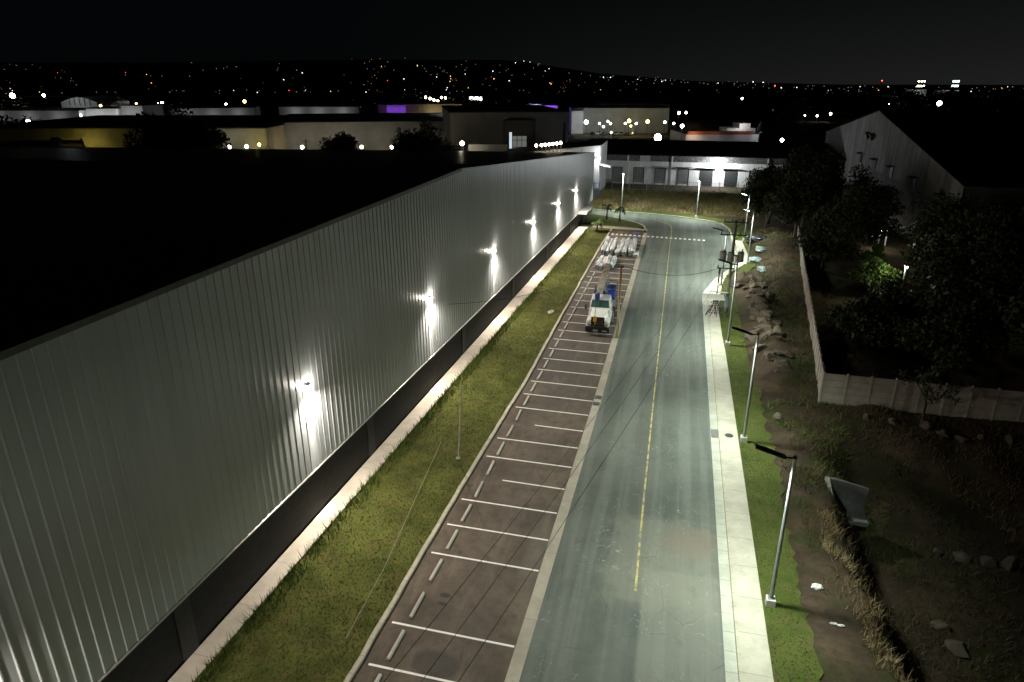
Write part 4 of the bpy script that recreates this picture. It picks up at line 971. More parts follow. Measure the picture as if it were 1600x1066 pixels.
# gabled warehouse on the right, its gable parallel to the road
q = Mat('stained_concrete_gable', .9); n = q.noise(.16, 7, .68); st = q.noise(.55, 6, .7, q.mapv((1, 1.3, .10)))
c = q.mix(q.step(n, .3, .7), (.15, .15, .143), (.26, .26, .25)); c = q.mix(q.math('MULTIPLY', q.step(st, .45, .68), .75), c, (.05, .05, .048)); q.color(c); MGAB = q.m
t = thing('gabled_warehouse', 'large gabled warehouse with a stained pale gable wall and black roof on the right', 'building', (36, 0, 0))
m = MB(); m.add([(0, 101.2, -.1), (0, 199, -.1), (0, 199, 11), (0, 150, 18.2), (0, 101.2, 11)], [(0, 4, 3, 2, 1)]); m.build('gable_wall', MGAB, t)
m = MB(); m.add([(0, 101.2, -.1), (70, 101.2, -.1), (70, 101.2, 11), (0, 101.2, 11)], [(0, 1, 2, 3)]); m.build('side_wall', MGREY, t)
m = MB(); m.add([(-.3, 100.6, 10.95), (70, 100.6, 10.95), (70, 150, 18.3), (-.3, 150, 18.3), (-.3, 199.4, 10.95), (70, 199.4, 10.95)], [(0, 1, 2, 3), (3, 2, 5, 4)]); m.build('roof', MRFD, t)
slab(t, 'plinth', MGAB, -.12, -.002, 101.3, 170, -.1, 2.75)
slab(t, 'dark_band', simple('dark_stain_band', (.13, .13, .125), .9, 0, .3, .5), -.06, .1, 101.4, 150, 5.2, 7.6) 
for y, z in ((121, 8.6), (134.5, 8.75), (146, 8.8), (157.5, 8.8), (108, 7.9)):
    v_ = slab(t, 'vent_opening', MBLACK, -.10, .02, y-.75, y+.75, z-1.0, z+.75)
    m = MB(); m.box((-.55, y, z+.85), (1.1, 2.3, .10), 0, 0, R(-8)); m.build('hood', MDARK, v_)
for y in (150.6, 154.0):
    m = MB(); m.box((-.45, y, 13.6), (.8, 1.9, .30), 0, R(16)); m.box((-.25, y+.5, 13.1), (.4, .5, .8), 0, R(-25)); m.build('wall_bracket', MDARK, t)
m = MB(); m.tube([(-.15, 101.0, 0), (-.15, 101.0, 10.6)], .14, 8); m.build('downpipe', MDW, t)
lamp = thing('wall_lamp', 'white lamp at the far corner between the gable wall and the long warehouse roof', 'wall lamp', (39.21, 200.81, 8.81)); m = MB(); m.box((0, .4, 0), (.3, .4, .3)); m.build('bracket', MDARK, lamp); m = MB(); m.lathe([(.05, -.38), (.42, -.2), (.42, .2), (.05, .38)], (0, 0, 0), 12); m.build('lens', emit('corner_lamp_lens', LWHITE, 40), lamp); lamp_light('POINT', (-.6, -1.2, 0), 400, LWHITE, lamp, .2)

def block(name, label, px0, px1, D_, top, depth, wall, base=-.1, cat='building'):
    # px0/px1: left and right world points of the front
    a = Vector(px0[:2]); b = Vector(px1[:2]); rz = math.atan2(b.y-a.y, b.x-a.x); L_ = (b-a).length
    t = thing(name, label, cat, (a.x, a.y, 0), rz); slab(t, 'wall', wall, 0, L_, 0, depth, base, top)
    m = MB(); m.box((L_/2, depth/2, top+.12), (L_+.5, depth+.5, .24)); m.build('roof', MRFD, t)
    t['len'] = L_; return t
EW = emit('far_white_lens', LWHITE, 30); EY = emit('far_yellow_lens', LYEL, 26); EO = emit('far_orange_lens', LWARM, 16); EWW = emit('far_warm_lens', (1, .86, .62), 26); EB = emit('far_blue_lens', (.25, .35, 1.0), 8)
def post_lamp(label, p, r, em, power=0, col=None, off=(0, 0, 0), name='flood_lamp', post=True):
    t = thing(name, label, 'lamp', p)
    m = MB(); m.lathe([(r*.25, -r), (r*.8, -r*.6), (r, 0), (r*.8, r*.6), (r*.25, r)], (0, 0, 0), 10); m.build('lens', em, t)
    m = MB()
    if post: m.tube([(0, .3+r, -p[2]), (0, .3+r, r*.6)], .09, 6)
    m.box((0, .2+r, r*.2), (.3, .5, .2)); m.build('post' if post else 'bracket', MDARK, t)
    if power: lamp_light('POINT', off, power, col, t, .3)
    return t
# cream and white warehouses behind the black roof
c0 = (-179.12, 143.99, 12.12); c1 = (-103.77, 162.18, 12.12)
t = block('warehouse', 'long cream warehouse wall behind the black roof, at the left', c0, c1, 182, 12.0, 62, MCREAM)
LN_ = t['len']; del t['len']
m = MB(); m.box((LN_*.60, -.06, 6), (.25, .12, 12)); m.build('downpipe', MDARK, t)
for i, (px, pw, cl_, l) in enumerate((((-146.38, 148.81, 7.2), 200, LYEL, 'yellow lamp at the foot of the cream warehouse wall'), ((-104.14, 159.0, 8.29), 130, LYEL, 'yellow lamp at the right end of the cream wall'))):
    post_lamp(l, px, .35, EY, pw, cl_, (0, -1.2, .3))
for px, l in (((-110.38, 155.44, 7.85), 'white lamp right of the big round tree, left of its pair'), ((-106.15, 156.46, 8.01), 'white lamp right of the big round tree, brighter right one of its pair')):
    post_lamp(l, px, .42, EW, 110, LWHITE, (0, -1, 0))
s0 = (-157.97, 132.64, 11.74); s1 = (-142.9, 136.27, 11.6)
t = block('shed', 'low cream shed roof in front of the cream warehouse at the left edge', s0, s1, 166, 9.3, 10, MCREAM, 7.0); del t['len']
for i in range(3):
    m = MB(); m.box((1+6.4*i, .3, 3.4), (.3, .3, 7.0)); m.build('column', MDW, t)
tk = (-140.97, 134.68, 10.18)
t = thing('round_tank', 'pale round tank with a long pipe in front of the cream warehouse', 'tank', (tk[0], tk[1], 0)); m = MB(); m.disc((0, 0, tk[2]-.2), 1.35, 'y', 1.2, 22); m.build('drum', MDW, t); m = MB(); m.box((0, 0, (tk[2]-1.4)/2), (.9, 1, tk[2]-1.4)); m.build('support', MDARK, t)
m = MB(); m.box((3.6, .6, tk[2]+.1), (5.6, .5, .7)); m.tube([(6.4, .6, tk[2]+.9), (7.2, .6, tk[2]-2.5)], .25, 8); m.build('pipe', MCREAM, t)
w0 = (-111.5, 174.71, 13.22); w1 = (-64.51, 194.29, 12.78)
t = block('warehouse', 'grey white warehouse behind the trees in the middle distance', w0, w1, 200, 12.55, 46, MDW); LN_ = t['len']; del t['len']
for px, l in zip([(-107.55, 171.55, 6.65), (-100.47, 173.26, 6.48), (-92.18, 175.26, 6.65), (-85.2, 177.98, 6.39), (-77.62, 180.84, 6.3)], ('first glowing lamp from the left at the foot of the grey white warehouse', 'second glowing lamp, beside the thin power pole before the grey white warehouse', 'glowing lamp half hidden by the left tree crown', 'glowing lamp between the two tree crowns', 'glowing lamp at the left edge of the wider tree crown')):
    post_lamp(l, px, .45, EWW, 210, (1, .88, .7), (0, -1.0, .2))
g0 = (-53.5, 159.91, 17.04); g1 = (-27.14, 170.39, 16.87)
t = block('office_block', 'dark grey block with a black portal and a lit glazed entrance', g0, g1, 170, 16.4, 40, MGREY); LN_ = t['len']; del t['len']
k_ = LN_/186.0
slab(t, 'portal', MBLACK, 82*k_, 132*k_, -1.2, .02, -.1, 14.7)
q = Mat('lit_glass'); br = q.n('ShaderNodeTexBrick'); q.b.inputs['Emission Color'].default_value = (.75, .8, .72, 1); q.b.inputs['Emission Strength'].default_value = .16; q.b.inputs['Base Color'].default_value = (.1, .1, .1, 1); q.m.cycles.emission_sampling = 'NONE'
w_ = slab(t, 'glazing', q.m, 95*k_, 118*k_, -1.3, -1.15, 6.9, 11.2); m = MB()
for i in range(4): m.box((95*k_+i*23/3*k_, -1.36, 9.05), (.12, .10, 4.3))
for z in (7.0, 8.6, 10.2, 11.2): m.box((106.5*k_, -1.36, z), (23*k_, .08, .12))
m.build('mullion', MBLACK, w_)
slab(t, 'lit_column', emit('lit_panel_blue_white', (.75, .88, 1.0), .75), 90.5*k_, 94.5*k_, -1.34, -1.14, 6.6, 12.0)
slab(t, 'side_recess', MBLACK, 178*k_, 181.5*k_, -.05, .02, 2, 14.0)
post_lamp('lamp hidden in the foliage at the right of the wider tree crown', (-48.5, 152.89, 10.24), .5, EWW, 500, (1, .85, .65), (0, -1, 0))
lw = thing('low_wall', 'low pale wall lit from above between the tree and the grey block', 'wall', (-47.28, 155.24, 8.94)[:2]+(0,), YAW); m = MB(); m.box((4, 0, (-47.27, 155.24, 9.79)[2]/2), (9, .3, (-47.27, 155.24, 9.79)[2])); m.build('panel', MDW, lw)
for i, px in enumerate([(-30.18, 147.02, 10.64), (-29.13, 147.28, 10.73), (-28.34, 147.47, 10.81), (-27.55, 147.66, 10.89), (-26.76, 147.85, 10.98), (-25.97, 148.04, 11.07), (-25.19, 148.23, 11.19)]):
    post_lamp('one of the row of warm lamps at the foot of the dark grey block', px, .30, EWW, 0, None, (0, 0, 0))['group'] = 'row of warm lamps'
# purple lit centre
MPUR = simple('pale_render', (.5, .48, .5), .8); LPUR = (.32, .08, 1.0)
m0 = (-137.14, 306.38, 12.54); m1 = (-101.11, 320.22, 12.64)
t = block('shopping_centre', 'cream shop building with a purple lit corner behind the grey white warehouse', m0, m1, 330, (-120.79, 312.38, 12.75)[2], 30, MCREAM); LN_ = t['len']; del t['len']
slab(t, 'purple_lit_panel', MPUR, LN_*.10, LN_*.33, -.6, -.05, 4, 12.5)
for fx in (.13, .21, .29): lamp_light('POINT', (LN_*fx, -2.2, 10.5), 95, LPUR, t, .4)
lamp_light('POINT', (LN_*.65, -4, 9), 420, (1, .8, .55), t, .4); lamp_light('POINT', (LN_*.88, -4, 9), 320, (1, .8, .55), t, .4)
m0 = (-104.16, 329.76, 10.86); m1 = (-77.38, 336.23, 11.44)
t = block('shop_building', 'dim yellow green shop wall between the two purple lit fronts', m0, m1, 345, (-92.85, 332.5, 11.44)[2], 30, MCREAM); LN_ = t['len']; del t['len']
lamp_light('POINT', (LN_*.3, -4, 8), 380, (.9, 1, .5), t, .4); lamp_light('POINT', (LN_*.75, -4, 8), 240, (.9, 1, .5), t, .4)
m0 = (-78.31, 330.86, 11.9); m1 = (-58.68, 335.6, 11.9)
t = block('arcade_building', 'purple lit shop front with a pale arched middle bay', m0, m1, 340, (-68.06, 333.34, 11.9)[2], 20, MPUR); LN_ = t['len']; del t['len']
for fx in (.10, .24, .74, .9): lamp_light('POINT', (LN_*fx, -2.2, 11.5), 300, LPUR, t, .4)
lamp_light('POINT', (LN_*.5, -2.4, 11.5), 260, (.75, .7, 1), t, .4)
slab(t, 'middle_bay', MWALLW, LN_*.33, LN_*.62, -.5, -.05, 2, (-68.07, 333.33, 12.62)[2])
for fx in (.30, .64): slab(t, 'dark_frame', MBLACK, LN_*fx-.7, LN_*fx+.7, -.7, -.05, 2, (-68.07, 333.33, 12.76)[2])
# yellow green lit building with lawn and parked cars
m0 = (-50.94, 327.18, 10.87); m1 = (-7.36, 337.7, 10.87)
t = block('office_building', 'stepped pale building lit yellow green by lamps on its lawn', m0, m1, 330, (-31.87, 331.78, 11.15)[2], 40, MDW); LN_ = t['len']; del t['len']
slab(t, 'upper_storey', MDW, LN_*.34, LN_*1.07, 14, 40, 6, (-33.43, 346.84, 12.59)[2])
slab(t, 'left_wing', MWALLW, LN_*.0, LN_*.12, -2, -.05, 0, (-31.81, 331.8, 10.04)[2])
for px, r_, em, pw, cl_, l in zip([(-43.1, 320.85, 5.47), (-36.73, 318.27, 5.15), (-33.18, 319.12, 5.97), (-31.83, 317.39, 5.27), (-34.35, 312.67, 4.17), (-25.67, 320.94, 5.15), (-24.08, 321.32, 6.24), (-22.83, 317.51, 4.32), (-20.97, 322.07, 5.15), (-16.05, 323.26, 5.97), (-8.52, 323.02, 5.81), (-4.63, 323.96, 5.27)], (.85, .42, .36, .4, .36, .4, .72, .36, .4, .7, .5, .45), (EW, EW, EW, EW, EW, EW, EY, EY, EW, EY, EW, EWW), (520, 30, 0, 30, 30, 30, 140, 30, 30, 140, 80, 40), (LWHITE, LWHITE, 0, LWHITE, (.9, 1, .6), LWHITE, LYEL, LYEL, LWHITE, LYEL, LWHITE, LWARM),
    ('large white floodlight at the left end of the yellow green building', 'first small white lamp right of the large white floodlight', 'upper lamp of a pair of small white lamps before the building', 'lower lamp of a pair of small white lamps before the building', 'lowest small white lamp at the edge of the lit lawn', 'small white lamp touching the left yellow floodlight', 'left yellow floodlight on the pale stepped building', 'small yellow green lamp below the left yellow floodlight', 'small white lamp right of the left yellow floodlight', 'right yellow floodlight on the pale stepped building', 'white lamp beside the glazed entrance of the stepped building', 'warm lamp at the right end of the stepped building')):
    post_lamp(l, px, r_, em, pw, cl_, (0, -1.5, .3))
a_ = [(-50.92, 308.67, 3.91), (-4.71, 319.82, 3.91), (-4.42, 307.55, 3.39), (-48.93, 296.81, 3.39)]
m = MB(); m.add([(p[0], p[1], .10) for p in ([*[(-61.06, 366.1, 0.0)], *[(-5.57, 379.49, 0.0)], *[(-3.0, 337.49, 0.0)], *[(-56.45, 324.59, 0.0)]])], [(3, 2, 1, 0)]); o = m.build('lawn', MVERGE); struct(o)
def car(label, p, rz, col, grp='cars parked in the far car park'):
    t = thing('parked_car', label, 'car', p, rz, grp)
    m = MB(); m.box((0, 0, .55), (4.2, 1.75, .55), 0, 0, 0, .95); m.build('body', col, t, False, .08)
    m = MB(); m.box((-.15, 0, 1.08), (2.4, 1.55, .55), 0, 0, 0, .75); m.build('cabin', MGLASS, t)
    for x in (-1.3, 1.3):
        for y in (-.82, .82): m = MB(); m.disc((x, y, .32), .32, 'y', .2, 10); m.build('wheel', MRUB, t)
    return t
CC = [simple('car_white', (.6, .6, .6), .2), simple('car_silver', (.35, .36, .38), .2, .4), simple('car_dark', (.04, .045, .05), .2)]
for i, (p, l) in enumerate(zip([(-39.97, 320.75, 0.0), (-37.89, 325.12, 0.0), (-34.7, 320.13, 0.0), (-29.57, 323.26, 0.0), (-27.33, 323.81, 0.0), (-24.5, 320.71, 0.0), (-22.55, 324.96, 0.0)], ('dark parked car at the left end of the far row', 'white parked car, second in the far row', 'silver parked car, third in the far row', 'white parked car, just right of the gap in the far row', 'silver parked car, second right of the gap in the far row', 'dark parked car, third right of the gap in the far row', 'white parked car at the right end of the far row'))):
    car(l, (p[0], p[1], 0), YAW+R(70), CC[(2, 0, 1, 0, 1, 2, 0)[i]])
post_lamp('lone white floodlight for the far row of cars', (-26.0, 263.25, 5.33), .28, EW, 900, LWHITE, (0, -1, 0))
post_lamp('dazzling white floodlight on a mast above the long warehouse roof', (-7.52, 219.36, 7.19), 1.05, emit('mast_lens', LWHITE, 60), 900, LWHITE, (0, -2, 0))
# red and white store
m0 = (0.79, 269.72, 5.1); m1 = (26.95, 276.03, 4.65)
t = block('store_building', 'white store with a red canopy and a bright white upper block', m0, m1, 262, (11.83, 272.38, 4.65)[2], 26, MWALLW); LN_ = t['len']; del t['len']
MRED = simple('red_fascia', (.26, .05, .02), .6)
slab(t, 'fascia', MRED, LN_*.02, LN_*.92, -.5, -.05, (11.84, 272.38, 4.54)[2], (11.71, 272.35, 5.78)[2])
slab(t, 'upper_block', MWALLW, LN_*.62, LN_*1.02, 6, 16, 3, (23.55, 281.38, 6.4)[2]); slab(t, 'top_block', MWALLW, LN_*.80, LN_*.95, 6.5, 15, 5, (23.34, 281.33, 8.12)[2])
slab(t, 'blue_base', simple('blue_base_panel', (.03, .05, .28), .6), LN_*.18, LN_*.95, -.3, -.04, 0, 1.9)
for fx, z, pw, cl_ in ((.10, 4.2, 420, (1, .72, .5)), (.4, 4.5, 40, LWHITE), (.75, 4.5, 45, LWHITE), (.98, 4.5, 160, LWHITE)): lamp_light('POINT', (LN_*fx, -3.0, z), pw, cl_, t, .3)
lamp_light('POINT', (LN_*.80, 3.2, 8.2), 800, (1, .93, .9), t, .3)
post_lamp('white lamp just left of the red and white store', (-0.78, 262.14, 8.01), .6, EW, 300, LWHITE, (0, -1, 0))
post_lamp('white lamp between the store and the gabled warehouse', (30.47, 238.82, 5.63), .55, EW, 900, LWHITE, (0, -1.5, 0))
t = thing('folded_parasol', 'folded dark blue parasol standing at the right of the store', 'parasol', (26.87, 271.9, 5.83)[:2]+(0,)); m = MB(); m.lathe([(.2, 5.5), (1.2, 5.8), (1.0, 7.5), (.1, 10.0)], (0, 0, 0), 10); m.build('canopy', simple('dark_blue_canvas', (.04, .05, .11), .8), t); m = MB(); m.tube([(0, 0, 0), (0, 0, 5.6)], .12, 6); m.build('pole', MDARK, t)
# far rows of walls, shed and towers
for (p0, p1, zt, l, pw) in (((-335.9, 278.97, 10.08), (-287.02, 290.77, 9.78), (-305.9, 286.21, 9.19)[2], 'white industrial wall at the far left behind dark bushes', 220), ((-291.88, 295.77, 9.84), (-273.44, 300.22, 9.84), (-283.27, 297.85, 9.84)[2], 'brighter short white wall right of the long far left wall', 450), ((-275.71, 303.79, 10.59), (-263.91, 306.64, 10.59), (-270.65, 305.01, 11.04)[2], 'grey wall section ending the far left row', 180), ((-264.54, 327.06, 9.52), (-227.09, 346.39, 9.14), (-246.48, 336.56, 9.01)[2], 'low white factory wall above the big round tree', 200), ((-230.71, 376.37, 8.71), (-185.47, 387.29, 8.35), (-207.21, 382.05, 8.35)[2], 'thin pale factory roof line above the grey white warehouse', 260)):
    t = block('factory', l, p0, p1, 350, zt, 30, MWALLW); LN_ = t['len']; del t['len']
    for fx in (.2, .5, .8): lamp_light('POINT', (LN_*fx, -5, max(3, zt-3)), pw, (.95, 1, .97), t, .4)
d0 = (-395.43, 388.05, 7.28); d1 = (-372.75, 393.52, 7.28)
t = thing('arched_shed', 'pale arched roof shed in the far left distance', 'building', (d0[0], d0[1], 0), YAW); LN_ = (Vector(d1[:2])-Vector(d0[:2])).length; zt = (-382.56, 391.16, 12.38)[2]; ze = (-383.25, 390.99, 9.25)[2]
pr = [(0, -.1), (LN_, -.1), (LN_, ze)] + [(LN_*(1-i/10), ze+(zt-ze)*math.sin(math.pi*i/10)) for i in range(1, 10)] + [(0, ze)]
m = MB(); n_ = len(pr); m.add([(x, 0, z) for x, z in pr]+[(x, 40, z) for x, z in pr], [tuple(range(n_)), tuple(range(2*n_-1, n_-1, -1))]+[(i, n_+i, n_+(i+1) % n_, (i+1) % n_) for i in range(n_)]); m.build('shell', MWALLW, t)
for i in range(5): m = MB(); m.box((LN_*(.25+.14*i), -.2, (ze+zt)/2-1), (.4, .3, 5)); m.build('rib', MDARK, t)
lamp_light('POINT', (LN_*.45, -14, zt+2), 2500, (.9, .97, 1), t, .5)
for p0, p1, zt, l, pw in (((350.38, 1319.04, -3.67), (383.32, 1326.99, -3.67), (364.8, 1322.52, 6.27)[2], 'dim pair of apartment towers on the right horizon', 5000), ((409.05, 1333.2, -3.67), (435.81, 1339.66, -3.67), (416.32, 1334.96, 5.28)[2], 'bright white tower block on the right horizon', 22000)):
    t = block('tower_block', l, p0, p1, 1200, zt, 25, MWALLW, -9, 'building'); LN_ = t['len']; del t['len']
    slab(t, 'upper_tower', MWALLW, LN_*.42, LN_*.78, -1, 12, 10, zt+5); slab(t, 'dark_side', MGREY, 0, LN_*.4, -2, -.1, -1, zt-1)
    EWN = EWW if pw < 20000 else emit('tower_windows', (.8, 1, 1), 3)
    for i in range(3):
        for j in range(2): m = MB(); m.box((LN_*(.5+.14*i), -2.6, 12+7*j), (2.2 if pw < 20000 else 3.2, .3, 1.6 if pw < 20000 else 3)); m.build('lit_window', EWN, t)
    lamp_light('POINT', (LN_*.75, -26, 18), pw, (.85, 1, 1), t, 1)
MMAST = simple('mast_red', (.12, .03, .02), .6); ERED = emit('red_beacon_lens', (1, .08, .05), 10)
for p, zt, l in (((334.98, 1418.19, -5.97), (330.35, 1417.08, 18.69)[2], 'tall red lattice mast with a red beacon on the right horizon'), ((151.01, 1373.79, -5.97), (148.85, 1373.26, 10.15)[2], 'shorter dark mast with a red beacon left of the tall red mast')):
    t = thing('radio_mast', l, 'mast', (p[0], p[1], 0)); m = MB()
    for s in ((-1, -1), (1, -1), (0, 1)): m.tube([(s[0]*2.6, s[1]*2.6, -10), (s[0]*.3, s[1]*.3, zt)], .35, 5)
    for i in range(12):
        z = zt*i/12; k_ = 2.2-1.9*i/12; m.tube([(-k_, -k_, z), (k_*.9, -k_*.9, z+zt/12)], .22, 4)
    m.build('lattice', MMAST, t); m = MB(); m.lathe([(.2, -1), (1, 0), (.2, 1)], (0, 0, zt+1), 8); m.build('beacon', ERED, t)

# ------------------------------------------------------------------ far lamps that stand out
for l, p, r_, em in (
    ('dazzling orange white lamp at the far left', (-542.64, 486.25, 10.42), 2.0, EWW), ('greenish white lamp right of the dazzling far left lamp', (-534.61, 508.76, 10.22), 1.2, EW), ('orange street light right of the arched shed', (-354.99, 377.24, 7.8), .75, EO), ('orange street light left of the white lamp cluster', (-384.86, 442.04, 6.59), .8, EO),
    ('biggest white lamp of the cluster above the big round tree', (-366.83, 446.39, 7.24), 1.0, EW), ('second white lamp of the cluster above the big round tree', (-369.68, 445.7, 6.37), .8, EW), ('flat bright white lamp low above the big round tree', (-278.38, 344.29, 7.25), .9, EW), ('large orange lamp above the low white factory wall', (-332.71, 495.77, 7.12), 1.2, EO),
    ('white lamp left of the large orange lamp above the factory', (-346.99, 492.33, 5.02), .8, EW), ('white flood lamp at the roof edge left of the grey block', (-77.66, 228.15, 14.25), .85, EW), ('yellow white flood lamp above the grey block roof', (-74.92, 249.38, 13.66), .75, EY), ('white floodlight on a dark pole at the right distance', (142.97, 466.57, 10.29), 1.3, EW),
    ('orange red lamp on the dark tree line', (46.2, 648.96, 7.64), .9, EWW), ('white lamp at the dark tree line beside the short mast', (71.51, 634.49, 8.17), 1.0, EW), ('orange lamp right of the short mast', (79.55, 595.28, 7.12), .8, EO), ('white lamp above the gable apex', (153.6, 613.16, 5.25), .9, EW), ('warm lamp left of the gable roof, upper right of a row', (82.45, 451.97, 4.46), .65, EWW), ('warm lamp left of the gable roof, middle of a row', (74.99, 450.16, 3.39), .55, EWW), ('faint white lamp left of the gable roof, leftmost of a row', (68.05, 448.49, 3.57), .4, EW),
    ('street lamp left of the dark wood above the store, nearer of two', (-3.38, 390.1, 6.8), .7, EWW), ('street lamp left of the dark wood above the store, farther of two', (0.24, 411.55, 6.07), .6, EWW), ('white lamp among bushes at the far left edge, left of its pair', (-213.99, 195.24, 10.19), .75, EW), ('white lamp among bushes at the far left, right of its pair', (-207.99, 196.69, 9.98), .95, EW), ('bluish lamp among bushes at the far left', (-203.61, 197.75, 9.98), .5, EB)):
    post_lamp(l, p, r_, em, 0, None, (0, 0, 0), 'far_lamp')
for i in range(8):
    p = (-205.86, 207.49, 10.04); post_lamp('one of the string of tiny blue and white lamps by the far left bushes', (p[0]+i*1.0, p[1]+i*.25, p[2]+random.uniform(-.15, .15)), .25, (EB, EW)[i % 2], 0, None, (0, 0, 0), 'string_lamp')['group'] = 'string of tiny lamps'
PW = []
for p in [(-245.35, 660.88, 6.7), (-241.2, 661.88, 5.53), (-237.64, 662.74, 4.37), (-230.73, 654.12, 3.5), (-230.34, 664.5, 6.41), (-226.75, 665.37, 6.12), (-216.91, 647.17, 2.09), (-212.23, 648.3, 2.09)]: PW.append(p)
for i, p in enumerate(PW): post_lamp('one of the crowded bright lamps behind the cream shop building', p, 1.1, EWW, 0, None, (0, 0, 0), 'far_lamp')['group'] = 'crowded lamps'
t = thing('lit_canopy', 'small brightly lit canopy above the grey block roof', 'canopy', (-200.44, 661.43, 4.65)[:2]+(0,), YAW); z_ = (-200.42, 661.44, 5.8)[2]; m = MB(); m.box((5, 0, z_), (12, 3, 3)); m.build('lit_front', emit('lit_canopy_panel', (1, .97, .85), 5), t); m = MB(); m.box((5, 2, z_+2), (14, 8, .6)); m.box((0, 2, z_/2), (1, 1, z_)); m.box((10, 2, z_/2), (1, 1, z_)); m.build('roof', MDARK, t)

# ------------------------------------------------------------------ hills with the lights of the town
def hill(ax):   # height of the hills behind, by the direction seen from the camera (tangent left to right)
    return np.interp(ax, [-1.2, -.9, -.5, -.2, 0.0, .12, .25, .45, .9], [150, 150, 145, 170, 165, 60, 0, -28, -30])
cyw, syw = math.cos(YAW), math.sin(YAW)
def polar(ax, d): r_ = ax*d; return (r_*cyw - d*syw, r_*syw + d*cyw)
AX = np.linspace(-1.2, 1.2, 90); DD = [2600, 2900, 3200, 3600, 4000, 4400, 4800, 5200, 5600, 6200]; V = []
for a in AX:
    for j, d in enumerate(DD):
        x, y = polar(a, d); V.append((x, y, -35 + (hill(a)+35)*sm((d-2600)/3600.0)))
nD = len(DD); F = [(i*nD+j, (i+1)*nD+j, (i+1)*nD+j+1, i*nD+j+1) for i in range(len(AX)-1) for j in range(nD-1)]
struct(raw('hills', V, F, simple('dark_hill', (.02, .022, .018), .95)))
def hillz(a, d): return -35 + (float(hill(a))+35)*sm((d-2600)/3600.0)
CL = [  # tangent, elevation row (fraction up the hill), spread, count, palette
    (-.70, .50, .07, 26, 'wwo'), (-.62, .35, .05, 16, 'wor'), (-.74, .1, .05, 12, 'oow'), (-.49, .35, .03, 10, 'oor'), (-.41, .50, .03, 10, 'www'), (-.32, .42, .04, 9, 'wow'), (-.18, .62, .035, 24, 'yoo'), (-.20, .33, .05, 12, 'wo'), (-.10, .52, .05, 26, 'wwo'), (-.085, .3, .02, 16, 'ooy'), (-.045, .35, .03, 14, 'oow'), (.02, .75, .03, 12, 'ww'), (.0, .45, .04, 12, 'wwo'), (.055, .25, .03, 24, 'ror'), (.08, .45, .03, 10, 'wb'), (.145, .5, .05, 26, 'wwo'), (.20, .55, .03, 26, 'wwy'), (.24, .6, .05, 34, 'wwy'), (.32, .5, .05, 24, 'wbw'), (.38, .4, .05, 26, 'wwo'), (.52, .3, .05, 12, 'oow'), (.66, .3, .05, 20, 'wwo'), (.74, .3, .05, 16, 'wwo'), (-.55, .15, .1, 8, 'wo'), (-.28, .2, .1, 12, 'wr'), (.45, .5, .04, 14, 'ww')]
PAL = {'w': (1, .95, .85), 'o': (1, .50, .16), 'r': (1, .12, .06), 'y': (1, .8, .35), 'b': (.6, .8, 1)}
buck = {}
for a0, e0, sp_, n_, pal in CL:
    for i in range(int(n_*(.7 if a0 < .12 else .5))):
        a = random.gauss(a0, sp_*.6); e = min(.97, max(.02, random.gauss(e0, .13))); d = 2650 + 3500*e; x, y = polar(a, d)
        key = (random.choice(pal), random.random() < .22); buck.setdefault(key, []).append((x, y, hillz(a, d)+9, random.uniform(1.5, 2.8)*(1.25 if key[1] else .8)*d/4500))
for i in range(100):
    a = random.uniform(-.8, .8); d = random.uniform(900, 2600); x, y = polar(a, d); key = (random.choice('wwoyo'), random.random() < .15); buck.setdefault(key, []).append((x, y, random.uniform(6, 16)-max(0, d-900)*.02, random.uniform(1.4, 2.8)*d/4500*(1.1 if key[1] else .75)))
mb = MB(); mats = []
for i, (k_, pts) in enumerate(buck.items()):
    mats.append(emit('town_light', PAL[k_[0]], 3.2 if k_[1] else .6)); mb.cur = i
    for x, y, z, r_ in pts: mb.add([(x-r_, y, z), (x+r_, y, z), (x, y-r_, z), (x, y+r_, z), (x, y, z-r_), (x, y, z+r_)], [(0, 2, 5), (2, 1, 5), (1, 3, 5), (3, 0, 5), (2, 0, 4), (1, 2, 4), (3, 1, 4), (0, 3, 4)])
o = mb.build('town_lights', mats); o['kind'] = 'stuff'; o['label'] = 'scattered lights of the town on the far hills'

# ------------------------------------------------------------------ trees
def dk(v): return v
ct = (-109.98, 135.99, 9.31); ct2 = (-108.81, 136.27, 16.11)
tree('broad_tree', 'big round dark tree before the cream warehouse', (ct[0], ct[1], 0), ct2[2]*.92, 10.5, 12000, .42, MLEAF, None, 26, .75)
for p, zt, r_, l in (((-70.33, 137.33, 10.05), (-70.01, 137.41, 13.7)[2], 5.2, 'bushy tree before the grey white warehouse, smaller left one'), ((-53.16, 141.48, 10.05), (-52.93, 141.53, 15.24)[2], 7.6, 'wider bushy tree before the grey white warehouse')):
    tree('bushy_tree', l, (p[0], p[1], 0), zt*.86, r_*1.1, 7000, .36, MLEAF2, None, 20, .95)
pl = (-82.76, 144.62, 9.26); t = thing('power_pole', 'thin dark power pole before the grey white warehouse', 'utility pole', (pl[0], pl[1], 0), YAW); zt = (-82.55, 144.67, 11.21)[2]; m = MB(); m.tube([(0, 0, 0), (0, 0, zt)], .12, 6); m.box((0, 0, zt-.5), (1.8, .12, .12)); m.build('pole', MDARK, t)
GT = 'dark trees behind the concrete fence'
